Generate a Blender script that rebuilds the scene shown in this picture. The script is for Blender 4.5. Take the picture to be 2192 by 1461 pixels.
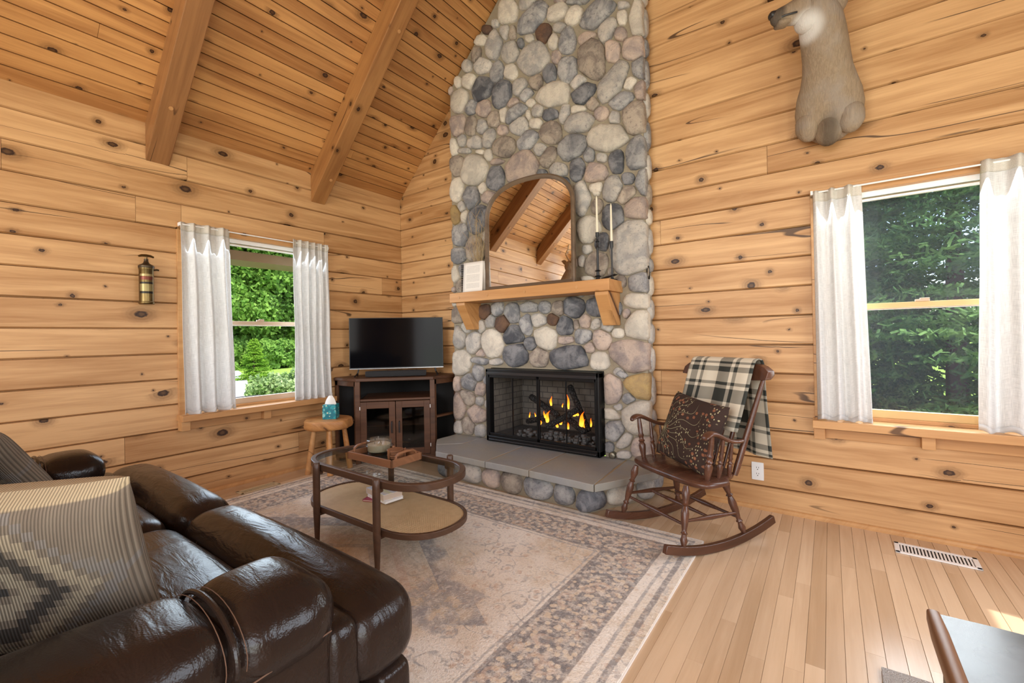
import bpy, bmesh, math, random
import numpy as np
from mathutils import Vector, Matrix

for o in list(bpy.data.objects):
    bpy.data.objects.remove(o, do_unlink=True)
SC = bpy.context.scene
COL = SC.collection
random.seed(7)
RNG = np.random.default_rng(11)
PI = math.pi

# ------------------------------------------------------------------ camera
# origin: floor corner where the left wall (plane x=0) meets the fireplace wall (plane y=0)
FPX, CYPX, YAW, PITCH, ROLL = 942.673, 713.464, 0.62484, 0.00762, -0.01761
CAM = np.array([3.8523, -3.25636, 1.14253])

def cam_axes():
    f = np.array([-math.sin(YAW)*math.cos(PITCH), math.cos(YAW)*math.cos(PITCH), math.sin(PITCH)])
    r = np.array([math.cos(YAW), math.sin(YAW), 0.0])
    u = np.cross(r, f)
    return math.cos(ROLL)*r + math.sin(ROLL)*u, -math.sin(ROLL)*r + math.cos(ROLL)*u, f
CR, CU, CF = cam_axes()
cd = bpy.data.cameras.new('camera')
cam = bpy.data.objects.new('camera', cd)
COL.objects.link(cam)
cam.matrix_world = Matrix(((CR[0], CU[0], -CF[0], CAM[0]), (CR[1], CU[1], -CF[1], CAM[1]),
                           (CR[2], CU[2], -CF[2], CAM[2]), (0, 0, 0, 1)))
cd.sensor_width = 36.0
cd.lens = FPX*36.0/2192.0
cd.shift_y = -(730.5-CYPX)/2192.0
cd.clip_start = 0.02
cd.clip_end = 400
SC.camera = cam

def px_on(u, v, axis, val):
    """photo pixel -> point where its ray meets the plane axis=val"""
    d = CR*(u-1096)/FPX - CU*(v-CYPX)/FPX + CF
    t = (val-CAM[axis])/d[axis]
    return CAM + d*t

# ------------------------------------------------------------------ world, sun, window and fill light
SC.view_settings.view_transform = 'Standard'
SC.view_settings.look = 'None'
SC.view_settings.exposure = 0.26
SC.view_settings.gamma = 1.0
SC.view_settings.use_curve_mapping = False
W = bpy.data.worlds.new('world'); SC.world = W; W.use_nodes = True
nt = W.node_tree
bg = nt.nodes['Background']
sky = nt.nodes.new('ShaderNodeTexSky'); sky.sky_type = 'NISHITA'; sky.sun_disc = False
sky.sun_elevation = math.radians(58); sky.sun_rotation = math.radians(90)
sky.air_density = 1.0; sky.dust_density = 1.5
nt.links.new(sky.outputs[0], bg.inputs[0]); bg.inputs[1].default_value = 0.42

def lamp(name, kind, loc, direction, energy, color=(1, 1, 1), size=None, size_y=None, angle=None):
    l = bpy.data.lights.new(name, kind); l.energy = energy; l.color = color
    o = bpy.data.objects.new(name, l); COL.objects.link(o); o.location = loc
    o.rotation_euler = Vector(direction).to_track_quat('-Z', 'Y').to_euler()
    if kind == 'AREA':
        l.shape = 'RECTANGLE'; l.size = size; l.size_y = size_y or size
    if angle: l.angle = angle
    return o
SUN_EL = math.radians(58)
lamp('sun', 'SUN', (12, -2, 12), (-math.cos(SUN_EL)*0.985, math.cos(SUN_EL)*0.17, -math.sin(SUN_EL)), 5.0, (1.0, .95, .86), angle=.009)
# added fill lamps at unseen openings behind and beside the camera
lamp('fill_back_opening', 'AREA', (2.7, -7.02, 2.1), (0, 1, -.05), 190, (1.0, .97, .93), 3.8, 3.0)
lamp('fill_side_window', 'AREA', (5.36, -1.55, 1.5), (-1, 0, -.1), 30, (.93, .97, 1.0), 1.5, 1.3)
lamp('fill_door_opening', 'AREA', (5.36, -4.6, 1.1), (-1, .1, 0), 70, (.97, .98, 1.0), 2.0, 2.0)
lamp('daylight_left_window', 'AREA', (-.145, -1.485, 1.305), (1, 0, -.35), 24, (.72, .85, 1.0), 1.1, 1.36)
lamp('daylight_gable_window', 'AREA', (4.27, .145, 1.295), (0, -1, -.35), 28, (.88, .95, 1.0), .92, 1.34)

# ------------------------------------------------------------------ mesh helpers
class MB:
    def __init__(s): s.v = []; s.f = []; s.uv = {}
    def add(s, vs, fs):
        n = len(s.v); s.v += [tuple(map(float, p)) for p in vs]; s.f += [tuple(i+n for i in f) for f in fs]; return n
    def box(s, a, b, m=None):
        x0, y0, z0 = a; x1, y1, z1 = b
        vs = [(x0,y0,z0),(x1,y0,z0),(x1,y1,z0),(x0,y1,z0),(x0,y0,z1),(x1,y0,z1),(x1,y1,z1),(x0,y1,z1)]
        if m: vs = [m @ Vector(p) for p in vs]
        s.add(vs, [(0,3,2,1),(4,5,6,7),(0,1,5,4),(1,2,6,5),(2,3,7,6),(3,0,4,7)]); return s
    def prism(s, poly, z0, z1, m=None):
        n = len(poly)
        vs = [(p[0], p[1], z0) for p in poly]+[(p[0], p[1], z1) for p in poly]
        if m: vs = [m @ Vector(p) for p in vs]
        s.add(vs, [tuple(range(n-1, -1, -1)), tuple(range(n, 2*n))]+[(i, (i+1) % n, n+(i+1) % n, n+i) for i in range(n)]); return s
    def loft(s, rings, cap=True):
        n = len(rings[0]); vs = [p for r in rings for p in r]; fs = []
        for k in range(len(rings)-1):
            for i in range(n):
                j = (i+1) % n
                fs.append((k*n+i, k*n+j, (k+1)*n+j, (k+1)*n+i))
        if cap: fs += [tuple(range(n-1, -1, -1)), tuple((len(rings)-1)*n+i for i in range(n))]
        s.add(vs, fs); return s
    def lathe(s, prof, seg=20, m=None):
        rings = [[(r*math.cos(2*PI*i/seg), r*math.sin(2*PI*i/seg), z) for i in range(seg)] for r, z in prof]
        if m: rings = [[m @ Vector(p) for p in r] for r in rings]
        return s.loft(rings)
    def spindle(s, p0, p1, prof, seg=12):
        """turned piece from p0 to p1; prof = [(t, radius)]"""
        p0, p1 = Vector(p0), Vector(p1); d = p1-p0; L = d.length
        q = d.to_track_quat('Z', 'Y').to_matrix().to_4x4(); q.translation = p0
        return s.lathe([(r, t*L) for t, r in prof], seg, q)
    def tube(s, pts, rad, seg=8):
        pts = [Vector(p) for p in pts]; n = len(pts); rings = []
        up = Vector((0, 0, 1)); prev = None
        for i, p in enumerate(pts):
            t = (pts[min(i+1, n-1)]-pts[max(i-1, 0)]).normalized()
            if prev is None:
                a = t.cross(up) if abs(t.dot(up)) < .95 else t.cross(Vector((1, 0, 0)))
            else: a = prev-t*prev.dot(t)
            a.normalize(); prev = a; b = t.cross(a)
            r = rad(i/(n-1)) if callable(rad) else rad
            rings.append([p+a*(r*math.cos(2*PI*k/seg))+b*(r*math.sin(2*PI*k/seg)) for k in range(seg)])
        return s.loft(rings)
    def sweep(s, pts, prof, up=(0, 0, 1)):
        """closed profile [(a,b)] carried along pts; a is sideways, b along up"""
        pts = [Vector(p) for p in pts]; n = len(pts); up = Vector(up); rings = []
        for i, p in enumerate(pts):
            t = (pts[min(i+1, n-1)]-pts[max(i-1, 0)]).normalized(); a = t.cross(up).normalized(); b = a.cross(t).normalized()
            rings.append([p+a*q[0]+b*q[1] for q in prof])
        return s.loft(rings)
    def grid(s, nu, nv, fn, closed_u=False):
        vs = [fn(i/(nu-1) if not closed_u else i/nu, j/(nv-1)) for j in range(nv) for i in range(nu)]
        fs = []
        for j in range(nv-1):
            for i in range(nu if closed_u else nu-1):
                fs.append((j*nu+i, j*nu+(i+1) % nu, (j+1)*nu+(i+1) % nu, (j+1)*nu+i))
        n = s.add(vs, fs)
        for j in range(nv):
            for i in range(nu): s.uv[n+j*nu+i] = (i/max(1, nu-1), j/max(1, nv-1))
        return s
    def rbox(s, c, size, r, n=6, bulge=(0, 0, 0), m=None):
        """rounded, optionally puffed box"""
        hx, hy, hz = size[0]/2, size[1]/2, size[2]/2
        vs = []; fs = []; idx = {}
        def key(p):
            k = tuple(round(q, 5) for q in p)
            if k not in idx: idx[k] = len(vs); vs.append(p)
            return idx[k]
        lin = [(-1+2*i/n) for i in range(n+1)]
        lin = [math.copysign(abs(q)**.75, q) for q in lin]
        for ax in range(3):
            for sg in (-1, 1):
                for i in range(n):
                    for j in range(n):
                        q = []
                        for a, b in ((i, j), (i+1, j), (i+1, j+1), (i, j+1)):
                            p = [0, 0, 0]; p[ax] = sg; p[(ax+1) % 3] = lin[a]; p[(ax+2) % 3] = lin[b]
                            q.append(key(tuple(p)))
                        fs.append(tuple(q) if sg > 0 else tuple(reversed(q)))
        out = []
        rr = min(r, hx, hy, hz)
        for p in vs:
            a = Vector((p[0]*hx, p[1]*hy, p[2]*hz))
            inn = Vector((max(-hx+rr, min(hx-rr, a.x)), max(-hy+rr, min(hy-rr, a.y)), max(-hz+rr, min(hz-rr, a.z))))
            d = a-inn
            if d.length > 1e-9: a = inn+d.normalized()*rr
            bx = 1-(a.x/hx)**2; by = 1-(a.y/hy)**2; bz = 1-(a.z/hz)**2
            a = Vector((a.x+math.copysign(1, a.x)*bulge[0]*by*bz*(abs(a.x)/hx), a.y+math.copysign(1, a.y)*bulge[1]*bx*bz*(abs(a.y)/hy), a.z+math.copysign(1, a.z)*bulge[2]*bx*by*(abs(a.z)/hz)))
            a = a+Vector(c)
            out.append(m @ a if m else a)
        s.add(out, fs); return s
    def mesh(s, name):
        me = bpy.data.meshes.new(name); me.from_pydata(s.v, [], s.f); me.update()
        if s.uv:
            l = me.uv_layers.new(name='UVMap'); 
            for lp in me.loops: l.data[lp.index].uv = s.uv.get(lp.vertex_index, (0, 0))
        return me

def quads(name, P0, A, B):
    """mesh of separate quads from numpy arrays: centre, half vectors A and B"""
    n = len(P0)
    v = np.stack([P0-A-B, P0+A-B, P0+A+B, P0-A+B], 1).reshape(-1, 3)
    me = bpy.data.meshes.new(name)
    me.vertices.add(4*n); me.vertices.foreach_set('co', v.astype(np.float32).ravel())
    me.loops.add(4*n); me.loops.foreach_set('vertex_index', np.arange(4*n, dtype=np.int32))
    me.polygons.add(n); me.polygons.foreach_set('loop_start', np.arange(0, 4*n, 4, dtype=np.int32))
    me.polygons.foreach_set('loop_total', np.full(n, 4, dtype=np.int32))
    me.update(calc_edges=True); me.validate()
    return me

def obj(name, src, mat, parent=None, smooth=40, world=False, bevel=0, sub=0, solid=0, loc=None, mw=None, fixn=True):
    me = src.mesh(name) if isinstance(src, MB) else src
    if isinstance(src, MB) and fixn:
        bm = bmesh.new(); bm.from_mesh(me); bmesh.ops.recalc_face_normals(bm, faces=bm.faces); bm.to_mesh(me); bm.free()
    if mat is not None and not me.materials: me.materials.append(mat)
    if smooth and isinstance(src, MB):
        me.shade_smooth(); me.set_sharp_from_angle(angle=math.radians(smooth))
    o = bpy.data.objects.new(name, me); COL.objects.link(o)
    if bevel:
        b = o.modifiers.new('bevel', 'BEVEL'); b.width = bevel; b.segments = 2; b.limit_method = 'ANGLE'; b.angle_limit = math.radians(40)
    if solid:
        b = o.modifiers.new('solid', 'SOLIDIFY'); b.thickness = solid; b.offset = 0
    if sub:
        b = o.modifiers.new('sub', 'SUBSURF'); b.levels = sub; b.render_levels = sub
    if loc is not None: o.location = loc
    if mw is not None: o.matrix_world = mw
    if parent is not None:
        o.parent = parent
        if world:
            o.matrix_parent_inverse = parent.matrix_basis.inverted() if parent.parent is None else (parent.parent.matrix_basis @ parent.matrix_basis).inverted()
    return o

def tag(o, label=None, cat=None, group=None, kind=None):
    if label: o['label'] = label
    if cat: o['category'] = cat
    if group: o['group'] = group
    if kind: o['kind'] = kind
    return o
def thing(name, label, cat, loc=(0, 0, 0), rz=0, group=None, kind=None):
    o = bpy.data.objects.new(name, None); COL.objects.link(o); o.location = loc; o.rotation_euler = (0, 0, rz)
    o.empty_display_size = .1
    return tag(o, label, cat, group, kind)
def tilted(p, x, y, z):
    """matrix with columns x,y,z at p"""
    return Matrix(((x[0], y[0], z[0], p[0]), (x[1], y[1], z[1], p[1]), (x[2], y[2], z[2], p[2]), (0, 0, 0, 1)))
def copy_tree(o, parent=None):
    c = o.copy(); COL.objects.link(c); c.parent = parent
    for ch in [q for q in bpy.data.objects if q.parent == o]: copy_tree(ch, c)
    return c

# ------------------------------------------------------------------ material helpers
class NT:
    def __init__(s, name):
        s.mat = bpy.data.materials.new(name); s.mat.use_nodes = True; s.t = s.mat.node_tree
        s.b = s.t.nodes['Principled BSDF']; s.out = s.t.nodes['Material Output']
    def n(s, kind, **kw):
        nd = s.t.nodes.new(kind)
        for k, v in kw.items(): setattr(nd, k, v)
        return nd
    def link(s, a, b): s.t.links.new(a, b)
    def put(s, sock, v):
        if hasattr(v, 'is_output') or isinstance(v, bpy.types.NodeSocket): s.link(v, sock)
        elif v is not None:
            if isinstance(v, (tuple, list)) and len(v) == 3 and sock.type == 'RGBA': v = (*v, 1)
            sock.default_value = v
    def m(s, op, a, b=None, c=None, clamp=False):
        nd = s.n('ShaderNodeMath', operation=op); nd.use_clamp = clamp
        s.put(nd.inputs[0], a)
        if b is not None: s.put(nd.inputs[1], b)
        if c is not None: s.put(nd.inputs[2], c)
        return nd.outputs[0]
    def step(s, x, e0, e1):      # smoothstep e0..e1 -> 0..1
        nd = s.n('ShaderNodeMapRange', interpolation_type='SMOOTHSTEP')
        s.put(nd.inputs[0], x); s.put(nd.inputs[1], e0); s.put(nd.inputs[2], e1)
        return nd.outputs[0]
    def coord(s, which='Object'): return s.n('ShaderNodeTexCoord').outputs[which]
    def xyz(s, v):
        nd = s.n('ShaderNodeSeparateXYZ'); s.link(v, nd.inputs[0]); return nd.outputs
    def vec(s, x=0.0, y=0.0, z=0.0):
        nd = s.n('ShaderNodeCombineXYZ')
        for i, q in enumerate((x, y, z)): s.put(nd.inputs[i], q)
        return nd.outputs[0]
    def vm(s, op, a, b=None, scale=None):
        nd = s.n('ShaderNodeVectorMath', operation=op); s.put(nd.inputs[0], a)
        if b is not None: s.put(nd.inputs[1], b)
        if scale is not None: s.put(nd.inputs[3], scale)
        return nd.outputs[1] if op in ('LENGTH', 'DISTANCE', 'DOT_PRODUCT') else nd.outputs[0]
    def noise(s, vec, scale=5, detail=3, rough=.5, dist=0.0, dim='3D', out='Fac'):
        nd = s.n('ShaderNodeTexNoise', noise_dimensions=dim); s.put(nd.inputs['Vector'], vec)
        nd.inputs['Scale'].default_value = scale; nd.inputs['Detail'].default_value = detail
        nd.inputs['Roughness'].default_value = rough; nd.inputs['Distortion'].default_value = dist
        return nd.outputs[out]
    def voro(s, vec, scale=5, feature='F1', out='Distance', dim='3D', rnd=1.0):
        nd = s.n('ShaderNodeTexVoronoi', feature=feature, voronoi_dimensions=dim); s.put(nd.inputs['Vector'], vec)
        nd.inputs['Scale'].default_value = scale; nd.inputs['Randomness'].default_value = rnd
        return nd.outputs[out]
    def mix(s, f, a, b, mode='MIX'):
        nd = s.n('ShaderNodeMix', data_type='RGBA', blend_type=mode)
        s.put(nd.inputs[0], f); s.put(nd.inputs[6], a); s.put(nd.inputs[7], b)
        return nd.outputs[2]
    def ramp(s, f, stops):
        nd = s.n('ShaderNodeValToRGB'); s.put(nd.inputs[0], f); e = nd.color_ramp.elements
        while len(e) < len(stops): e.new(.5)
        for q, (p, c) in zip(e, stops): q.position = p; q.color = (*c, 1)
        return nd.outputs[0]
    def rnd(s): return s.n('ShaderNodeObjectInfo').outputs['Random']
    def bump(s, h, strength=.3, dist=.01):
        nd = s.n('ShaderNodeBump'); nd.inputs['Strength'].default_value = strength; nd.inputs['Distance'].default_value = dist
        s.link(h, nd.inputs['Height']); s.link(nd.outputs[0], s.b.inputs['Normal'])
    def set(s, color=None, rough=None, metal=None, spec=None, coat=None, **kw):
        for k, v in (('Base Color', color), ('Roughness', rough), ('Metallic', metal), ('Specular IOR Level', spec), ('Coat Weight', coat)):
            if v is not None: s.put(s.b.inputs[k], v)
        for k, v in kw.items(): s.put(s.b.inputs[k.replace('_', ' ')], v)
        return s.mat
def plain(name, color, rough=.5, metal=0, spec=.5, bump=None, **kw):
    t = NT(name)
    if bump:
        h = t.noise(t.coord(), bump[0], 4); t.bump(h, bump[1], bump[2] if len(bump) > 2 else .005)
        v = t.noise(t.coord(), bump[0]*.3, 3)
        c2 = tuple(q*.78 for q in color)
        return t.set(t.mix(v, c2, color), rough, metal, spec, **kw)
    return t.set(color, rough, metal, spec, **kw)

def wood(name, light, mid, dark, knots=.5, ksize=1.0, rough=.45, tint=.16, grain=1.0, cell=(.42, .13), cracks=True, halo=1.0, spec=.35):
    """boards: object x runs along the grain, object y across"""
    t = NT(name); r = t.rnd()
    c = t.coord('Object'); x, y, z = t.xyz(c)
    u = t.m('ADD', x, t.m('MULTIPLY', r, 91.7)); v = t.m('ADD', t.m('ADD', y, z), t.m('MULTIPLY', r, 37.3)); w = t.m('ADD', z, t.m('MULTIPLY', r, 13.1))
    kv = dv = None
    if knots > 0:
        nd = t.n('ShaderNodeTexVoronoi', feature='F1', voronoi_dimensions='2D')
        t.put(nd.inputs['Vector'], t.vec(t.m('DIVIDE', u, cell[0]), t.m('DIVIDE', v, cell[1]))); nd.inputs['Scale'].default_value = 1.0
        px, py, _ = t.xyz(nd.outputs['Position'])
        du = t.m('SUBTRACT', u, t.m('MULTIPLY', px, cell[0])); dv = t.m('SUBTRACT', v, t.m('MULTIPLY', py, cell[1]))
        cr, cg, cb = t.xyz(nd.outputs['Color'])
        wob = t.m('MULTIPLY', t.m('SUBTRACT', t.noise(t.vec(u, v, w), 60, 2), .5), .012*ksize)
        el = t.m('ADD', .55, t.m('MULTIPLY', cb, .45))
        d = t.m('ADD', t.m('SQRT', t.m('ADD', t.m('POWER', t.m('MULTIPLY', du, el), 2), t.m('POWER', dv, 2))), wob)
        has = t.step(cr, 1-knots, 1-knots+.01)
        rad = t.m('MULTIPLY', t.m('ADD', .004, t.m('MULTIPLY', t.m('POWER', cg, 2.2), .017)), ksize)
        rel = t.m('DIVIDE', d, rad)
        # grain flows round the knot
        push = t.m('MULTIPLY', t.m('MULTIPLY', dv, has), t.m('EXPONENT', t.m('MULTIPLY', t.m('POWER', t.m('DIVIDE', rel, 2.6), 2), -1)))
        gv = t.m('SUBTRACT', v, t.m('MULTIPLY', push, .75))
    else: gv = v
    g1 = t.noise(t.vec(t.m('MULTIPLY', u, 1.1), t.m('MULTIPLY', gv, 16), t.m('MULTIPLY', w, 6)), 1, 4, .6, .6)
    g2 = t.noise(t.vec(t.m('MULTIPLY', u, 4.0), t.m('MULTIPLY', gv, 120), t.m('MULTIPLY', w, 60)), 1, 3, .6, .3)
    g3 = t.noise(t.vec(t.m('MULTIPLY', u, .9), t.m('MULTIPLY', v, 3), w), 1, 2, .5)
    f = t.m('ADD', t.m('MULTIPLY', t.m('SUBTRACT', g1, .5), 1.9*grain), t.m('ADD', t.m('MULTIPLY', t.m('SUBTRACT', g2, .5), .45*grain), t.m('MULTIPLY', t.m('SUBTRACT', g3, .5), 1.15)))
    f = t.m('ADD', f, .45)
    f = t.m('ADD', f, t.m('MULTIPLY', t.m('SUBTRACT', t.m('FRACT', t.m('MULTIPLY', r, 7.77)), .5), tint*2.2), clamp=True)
    col = t.mix(f, light, mid)
    if knots > 0:
        ha = t.m('MULTIPLY', t.m('MULTIPLY', t.step(rel, 3.6, .9), has), .75*halo)
        rings = t.m('ADD', .5, t.m('MULTIPLY', t.m('SINE', t.m('MULTIPLY', rel, 9)), .5))
        col = t.mix(t.m('MULTIPLY', ha, t.m('ADD', .75, t.m('MULTIPLY', rings, .25))), col, tuple(q*.5 for q in mid))
        kn = t.m('MULTIPLY', t.step(rel, 1.12, .8), has)
        core = t.mix(t.m('MULTIPLY', t.step(rel, .75, .2), .55), dark, tuple(min(1, q*.42) for q in mid))
        col = t.mix(kn, col, core)
    if cracks:
        cn = t.noise(t.vec(t.m('MULTIPLY', u, .55), t.m('MULTIPLY', gv, 7.5), w), 1, 1, .4)
        ce = t.m('ABSOLUTE', t.m('SUBTRACT', cn, .5))
        gate = t.step(t.noise(t.vec(t.m('MULTIPLY', u, .8), t.m('MULTIPLY', v, 4.2), t.m('ADD', w, 50.0)), 1, 1), .53, .58)
        ck = t.m('MULTIPLY', t.step(ce, .008, .003), gate)
        col = t.mix(t.m('MULTIPLY', ck, .85), col, dark)
    t.bump(g2, .08, .002)
    return t.set(col, t.m('ADD', rough-.06, t.m('MULTIPLY', g1, .12)), 0, spec)
# ------------------------------------------------------------------ materials of the room
M = {}
M['pine'] = wood('pine_wall_boards', (.67, .405, .19), (.40, .20, .075), (.035, .014, .007), knots=.58, ksize=1.2, tint=.26, grain=1.15)
M['ceil'] = wood('pine_ceiling_boards', (.63, .325, .115), (.36, .155, .048), (.035, .014, .007), knots=.5, ksize=1.0, cell=(.42, .085), tint=.34, cracks=False, grain=1.15)
M['beam'] = wood('pine_beam', (.45, .22, .075), (.25, .105, .034), (.03, .012, .006), tint=.3, knots=.5, ksize=1.1, cell=(.5, .15), rough=.4)
M['beam_dark'] = wood('dark_pine_beam', (.33, .155, .058), (.165, .070, .025), (.02, .009, .005), tint=.1, knots=.55, ksize=1.0, cell=(.5, .15), rough=.42)  # darker, browner pine colours for one ceiling beam
M['trim'] = wood('pine_trim', (.60, .335, .14), (.44, .215, .08), (.06, .025, .012), knots=.25, cell=(.5, .1), rough=.4)
M['maple'] = wood('maple_floor', (.66, .48, .315), (.46, .305, .175), (.2, .1, .04), knots=.0, rough=.24, tint=.34, grain=.6, cracks=False, spec=.95)
M['mantelwood'] = wood('mantel_wood', (.60, .32, .125), (.42, .19, .06), (.08, .03, .015), knots=.3, cell=(.4, .1), rough=.4)
M['whitemetal'] = plain('white_metal', (.85, .85, .83), .4)
M['white'] = plain('white_vinyl', (.82, .82, .80), .4)
M['vinyl_tan'] = plain('tan_window_frame', (.55, .40, .27), .45)
M['sashwood'] = plain('yellow_sash_wood', (.62, .40, .16), .45)
M['darkgap'] = plain('dark_cavity', (.012, .010, .009), .8)
M['brownframe'] = plain('brown_outer_frame', (.20, .125, .06), .6)

def glass_mat(name, tint=(1, 1, 1), refl=.06, rough=.02, edge=.6, haze=0.0, hazecol=(.5, .55, .6)):
    t = NT(name)
    tr = t.n('ShaderNodeBsdfTransparent'); tr.inputs[0].default_value = (*tint, 1)
    gl = t.n('ShaderNodeBsdfGlossy'); gl.inputs['Roughness'].default_value = rough
    fr = t.n('ShaderNodeLayerWeight'); fr.inputs[0].default_value = .25
    fac = t.m('ADD', refl, t.m('MULTIPLY', t.m('POWER', fr.outputs['Facing'], 4.0), edge), clamp=True)
    ms = t.n('ShaderNodeMixShader'); t.link(fac, ms.inputs[0]); t.link(tr.outputs[0], ms.inputs[1]); t.link(gl.outputs[0], ms.inputs[2])
    o = ms.outputs[0]
    if haze:
        df = t.n('ShaderNodeBsdfDiffuse'); df.inputs[0].default_value = (*hazecol, 1)
        m2 = t.n('ShaderNodeMixShader'); m2.inputs[0].default_value = haze
        t.link(o, m2.inputs[1]); t.link(df.outputs[0], m2.inputs[2]); o = m2.outputs[0]
    t.link(o, t.out.inputs[0])
    return t.mat
M['glass'] = glass_mat('window_glass', refl=.002, rough=.0, edge=.06)
M['screen'] = glass_mat('insect_screen', refl=0.0, rough=.5, edge=0.0, haze=.09, hazecol=(.22, .25, .30))

def cloth_mat(name, col, trans=.5, weave=260, wv=.22):
    t = NT(name); c = t.coord('UV'); x, y, _ = t.xyz(c)
    a = t.noise(t.vec(t.m('MULTIPLY', x, weave*.5), t.m('MULTIPLY', y, weave*.06)), 1, 2)
    b = t.noise(t.vec(t.m('MULTIPLY', x, weave*.03), t.m('MULTIPLY', y, weave*1.6)), 1, 2)
    f = t.m('MULTIPLY', t.m('ADD', a, b), .5)
    colr = t.mix(t.step(f, .38, .62), tuple(q*(1-wv) for q in col), col)
    df = t.n('ShaderNodeBsdfDiffuse'); t.link(colr, df.inputs[0])
    tl = t.n('ShaderNodeBsdfTranslucent'); t.link(colr, tl.inputs[0])
    ms = t.n('ShaderNodeMixShader'); ms.inputs[0].default_value = trans
    t.link(df.outputs[0], ms.inputs[1]); t.link(tl.outputs[0], ms.inputs[2])
    t.link(ms.outputs[0], t.out.inputs[0])
    return t.mat
M['curtain'] = cloth_mat('linen_curtain', (.84, .825, .80), .24, 420, .2)
M['curtain_head'] = cloth_mat('linen_header', (.74, .69, .60), .12)

# ------------------------------------------------------------------ boarded walls
RW, RL, RY = 5.4, 7.1, .183        # room width (x), room length (-y), board pitch
EAVE = 2.68; RIDGE_X = 2.7; RIDGE_Z = EAVE+RIDGE_X
G0 = .147                          # first groove above the floor

def board_mesh(L, h, c=.009, g=.002, T=.03):
    c = min(c, h*.3)
    p = [(g, -T), (g, -c*1.5), (c, 0), (h-c*.55, 0), (h-g, -c*1.5), (h-g, -T)]
    m = MB(); n = len(p)
    e = min(g, .001)
    m.add([(e, a, b) for a, b in p]+[(L-e, a, b) for a, b in p],
          [tuple(range(n-1, -1, -1)), tuple(range(n, 2*n))]+[(i, (i+1) % n, n+(i+1) % n, n+i) for i in range(n)])
    return m
def split_row(u0, u1, z0, z1, holes):
    """rectangles of one board row outside the openings"""
    out = []; cur = u0
    for a, b, c, d in sorted(holes):
        if c >= z1-1e-4 or d <= z0+1e-4 or b <= u0 or a >= u1: continue
        if a > cur: out.append((cur, a, z0, z1))
        if c > z0+.012: out.append((max(a, u0), min(b, u1), z0, c))
        if d < z1-.012: out.append((max(a, u0), min(b, u1), d, z1))
        cur = max(cur, b)
    if cur < u1: out.append((cur, u1, z0, z1))
    return out
def boarded(parent, rows, ranges, holes, joints, frame, mat):
    """frame(u,z) -> (point, xdir, ydir, zdir)"""
    for k, (z0, z1) in enumerate(rows):
        for (u0, u1) in ranges(z0, z1):
            for (a, b, c, d) in split_row(u0, u1, z0, z1, holes):
                cuts = [a]+[j for j in joints.get(k, []) if a+.08 < j < b-.08]+[b]
                for q in range(len(cuts)-1):
                    L = cuts[q+1]-cuts[q]
                    p, X, Y, Z = frame(cuts[q], c)
                    obj('board', board_mesh(L, d-c), mat, parent, smooth=0, mw=tilted(p, X, Y, Z))
rows = [(0, G0)]+[(G0+i*RY, G0+(i+1)*RY) for i in range(29)]
def rowi(z): return 0 if z < G0 else int((z-G0)/RY)+1

# left wall, plane x=0; u = y
LW_HOLE = (-2.05, -.92, .62, 1.99)
RW_HOLE = (3.80, 4.74, .62, 1.97)
def slab(name, boxes, mat, kind='structure'):
    m = MB()
    for a, b in boxes: m.box(a, b)
    return tag(obj(name, m, mat, smooth=0), kind=kind)
wl = slab('wall_left', [((-.16, -RL, -.55), (-.032, LW_HOLE[0], EAVE+.05)), ((-.16, LW_HOLE[1], -.55), (-.032, .16, EAVE+.05)),
                        ((-.16, LW_HOLE[0], -.55), (-.032, LW_HOLE[1], LW_HOLE[2])), ((-.16, LW_HOLE[0], LW_HOLE[3]), (-.032, LW_HOLE[1], EAVE+.05))], M['trim'])
def jp(u, v, ax): return px_on(u, v, 0 if ax == 'L' else 1, 0.0)
jl = {}
for (u, v) in ((2, 330), (290, 440), (267, 965), (400, 345), (640, 965)):
    p = jp(u, v, 'L'); jl.setdefault(rowi(p[2]), []).append(float(p[1]))
rj = random.Random(3)
for k in range(15):
    jl.setdefault(k, []); jl[k] = sorted(jl[k]+[-4.1-rj.random()*1.3, -6.2+rj.random()*.6]+([-.25-rj.random()*.2] if k in (5, 9) else []))
def ranges_l(z0, z1): return [(-RL, 0.0)] if z1 <= EAVE+.02 else ([(-RL, 0.0)] if z0 < EAVE else [])
rows_l = [(a, min(b, EAVE+.01)) for a, b in rows if a < EAVE]
boarded(wl, rows_l, ranges_l, [LW_HOLE], jl, lambda u, z: ((0, u, z), (0, 1, 0), (0, 0, 1), (1, 0, 0)), M['pine'])

# fireplace wall, plane y=0; u = x
CHX0, CHX1 = .885, 2.80
wb = slab('wall_back', [((-.16, .032, -.55), (1.25, .16, EAVE)), ((2.55, .032, -.55), (RW_HOLE[0], .16, EAVE)), ((1.25, .032, 1.05), (2.55, .16, EAVE)),
                        ((RW_HOLE[1], .032, -.55), (RW+.16, .16, EAVE)), ((RW_HOLE[0], .032, -.55), (RW_HOLE[1], .16, RW_HOLE[2])), ((RW_HOLE[0], .032, RW_HOLE[3]), (RW_HOLE[1], .16, EAVE))], M['trim'])
gm = MB(); gm.prism([(-.16, EAVE), (RW+.16, EAVE), (RIDGE_X, RIDGE_Z+.2)], -.16, -.032, Matrix.Rotation(PI/2, 4, 'X'))
obj('gable', gm, M['trim'], wb, smooth=0)
jb = {}
for (u, v) in ((1642, 340), (1414, 500), (1416, 830), (1500, 640)):
    p = jp(u, v, 'B'); jb.setdefault(rowi(p[2]), []).append(float(p[0]))
for k in range(30): jb[k] = sorted(jb.get(k, [])+([4.85+rj.random()*.4] if k % 3 else []) + ([3.2+rj.random()*1.2] if k > 16 and k % 2 else []))
jb[rowi(px_on(1500, 640, 1, 0)[2])] = []
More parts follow.
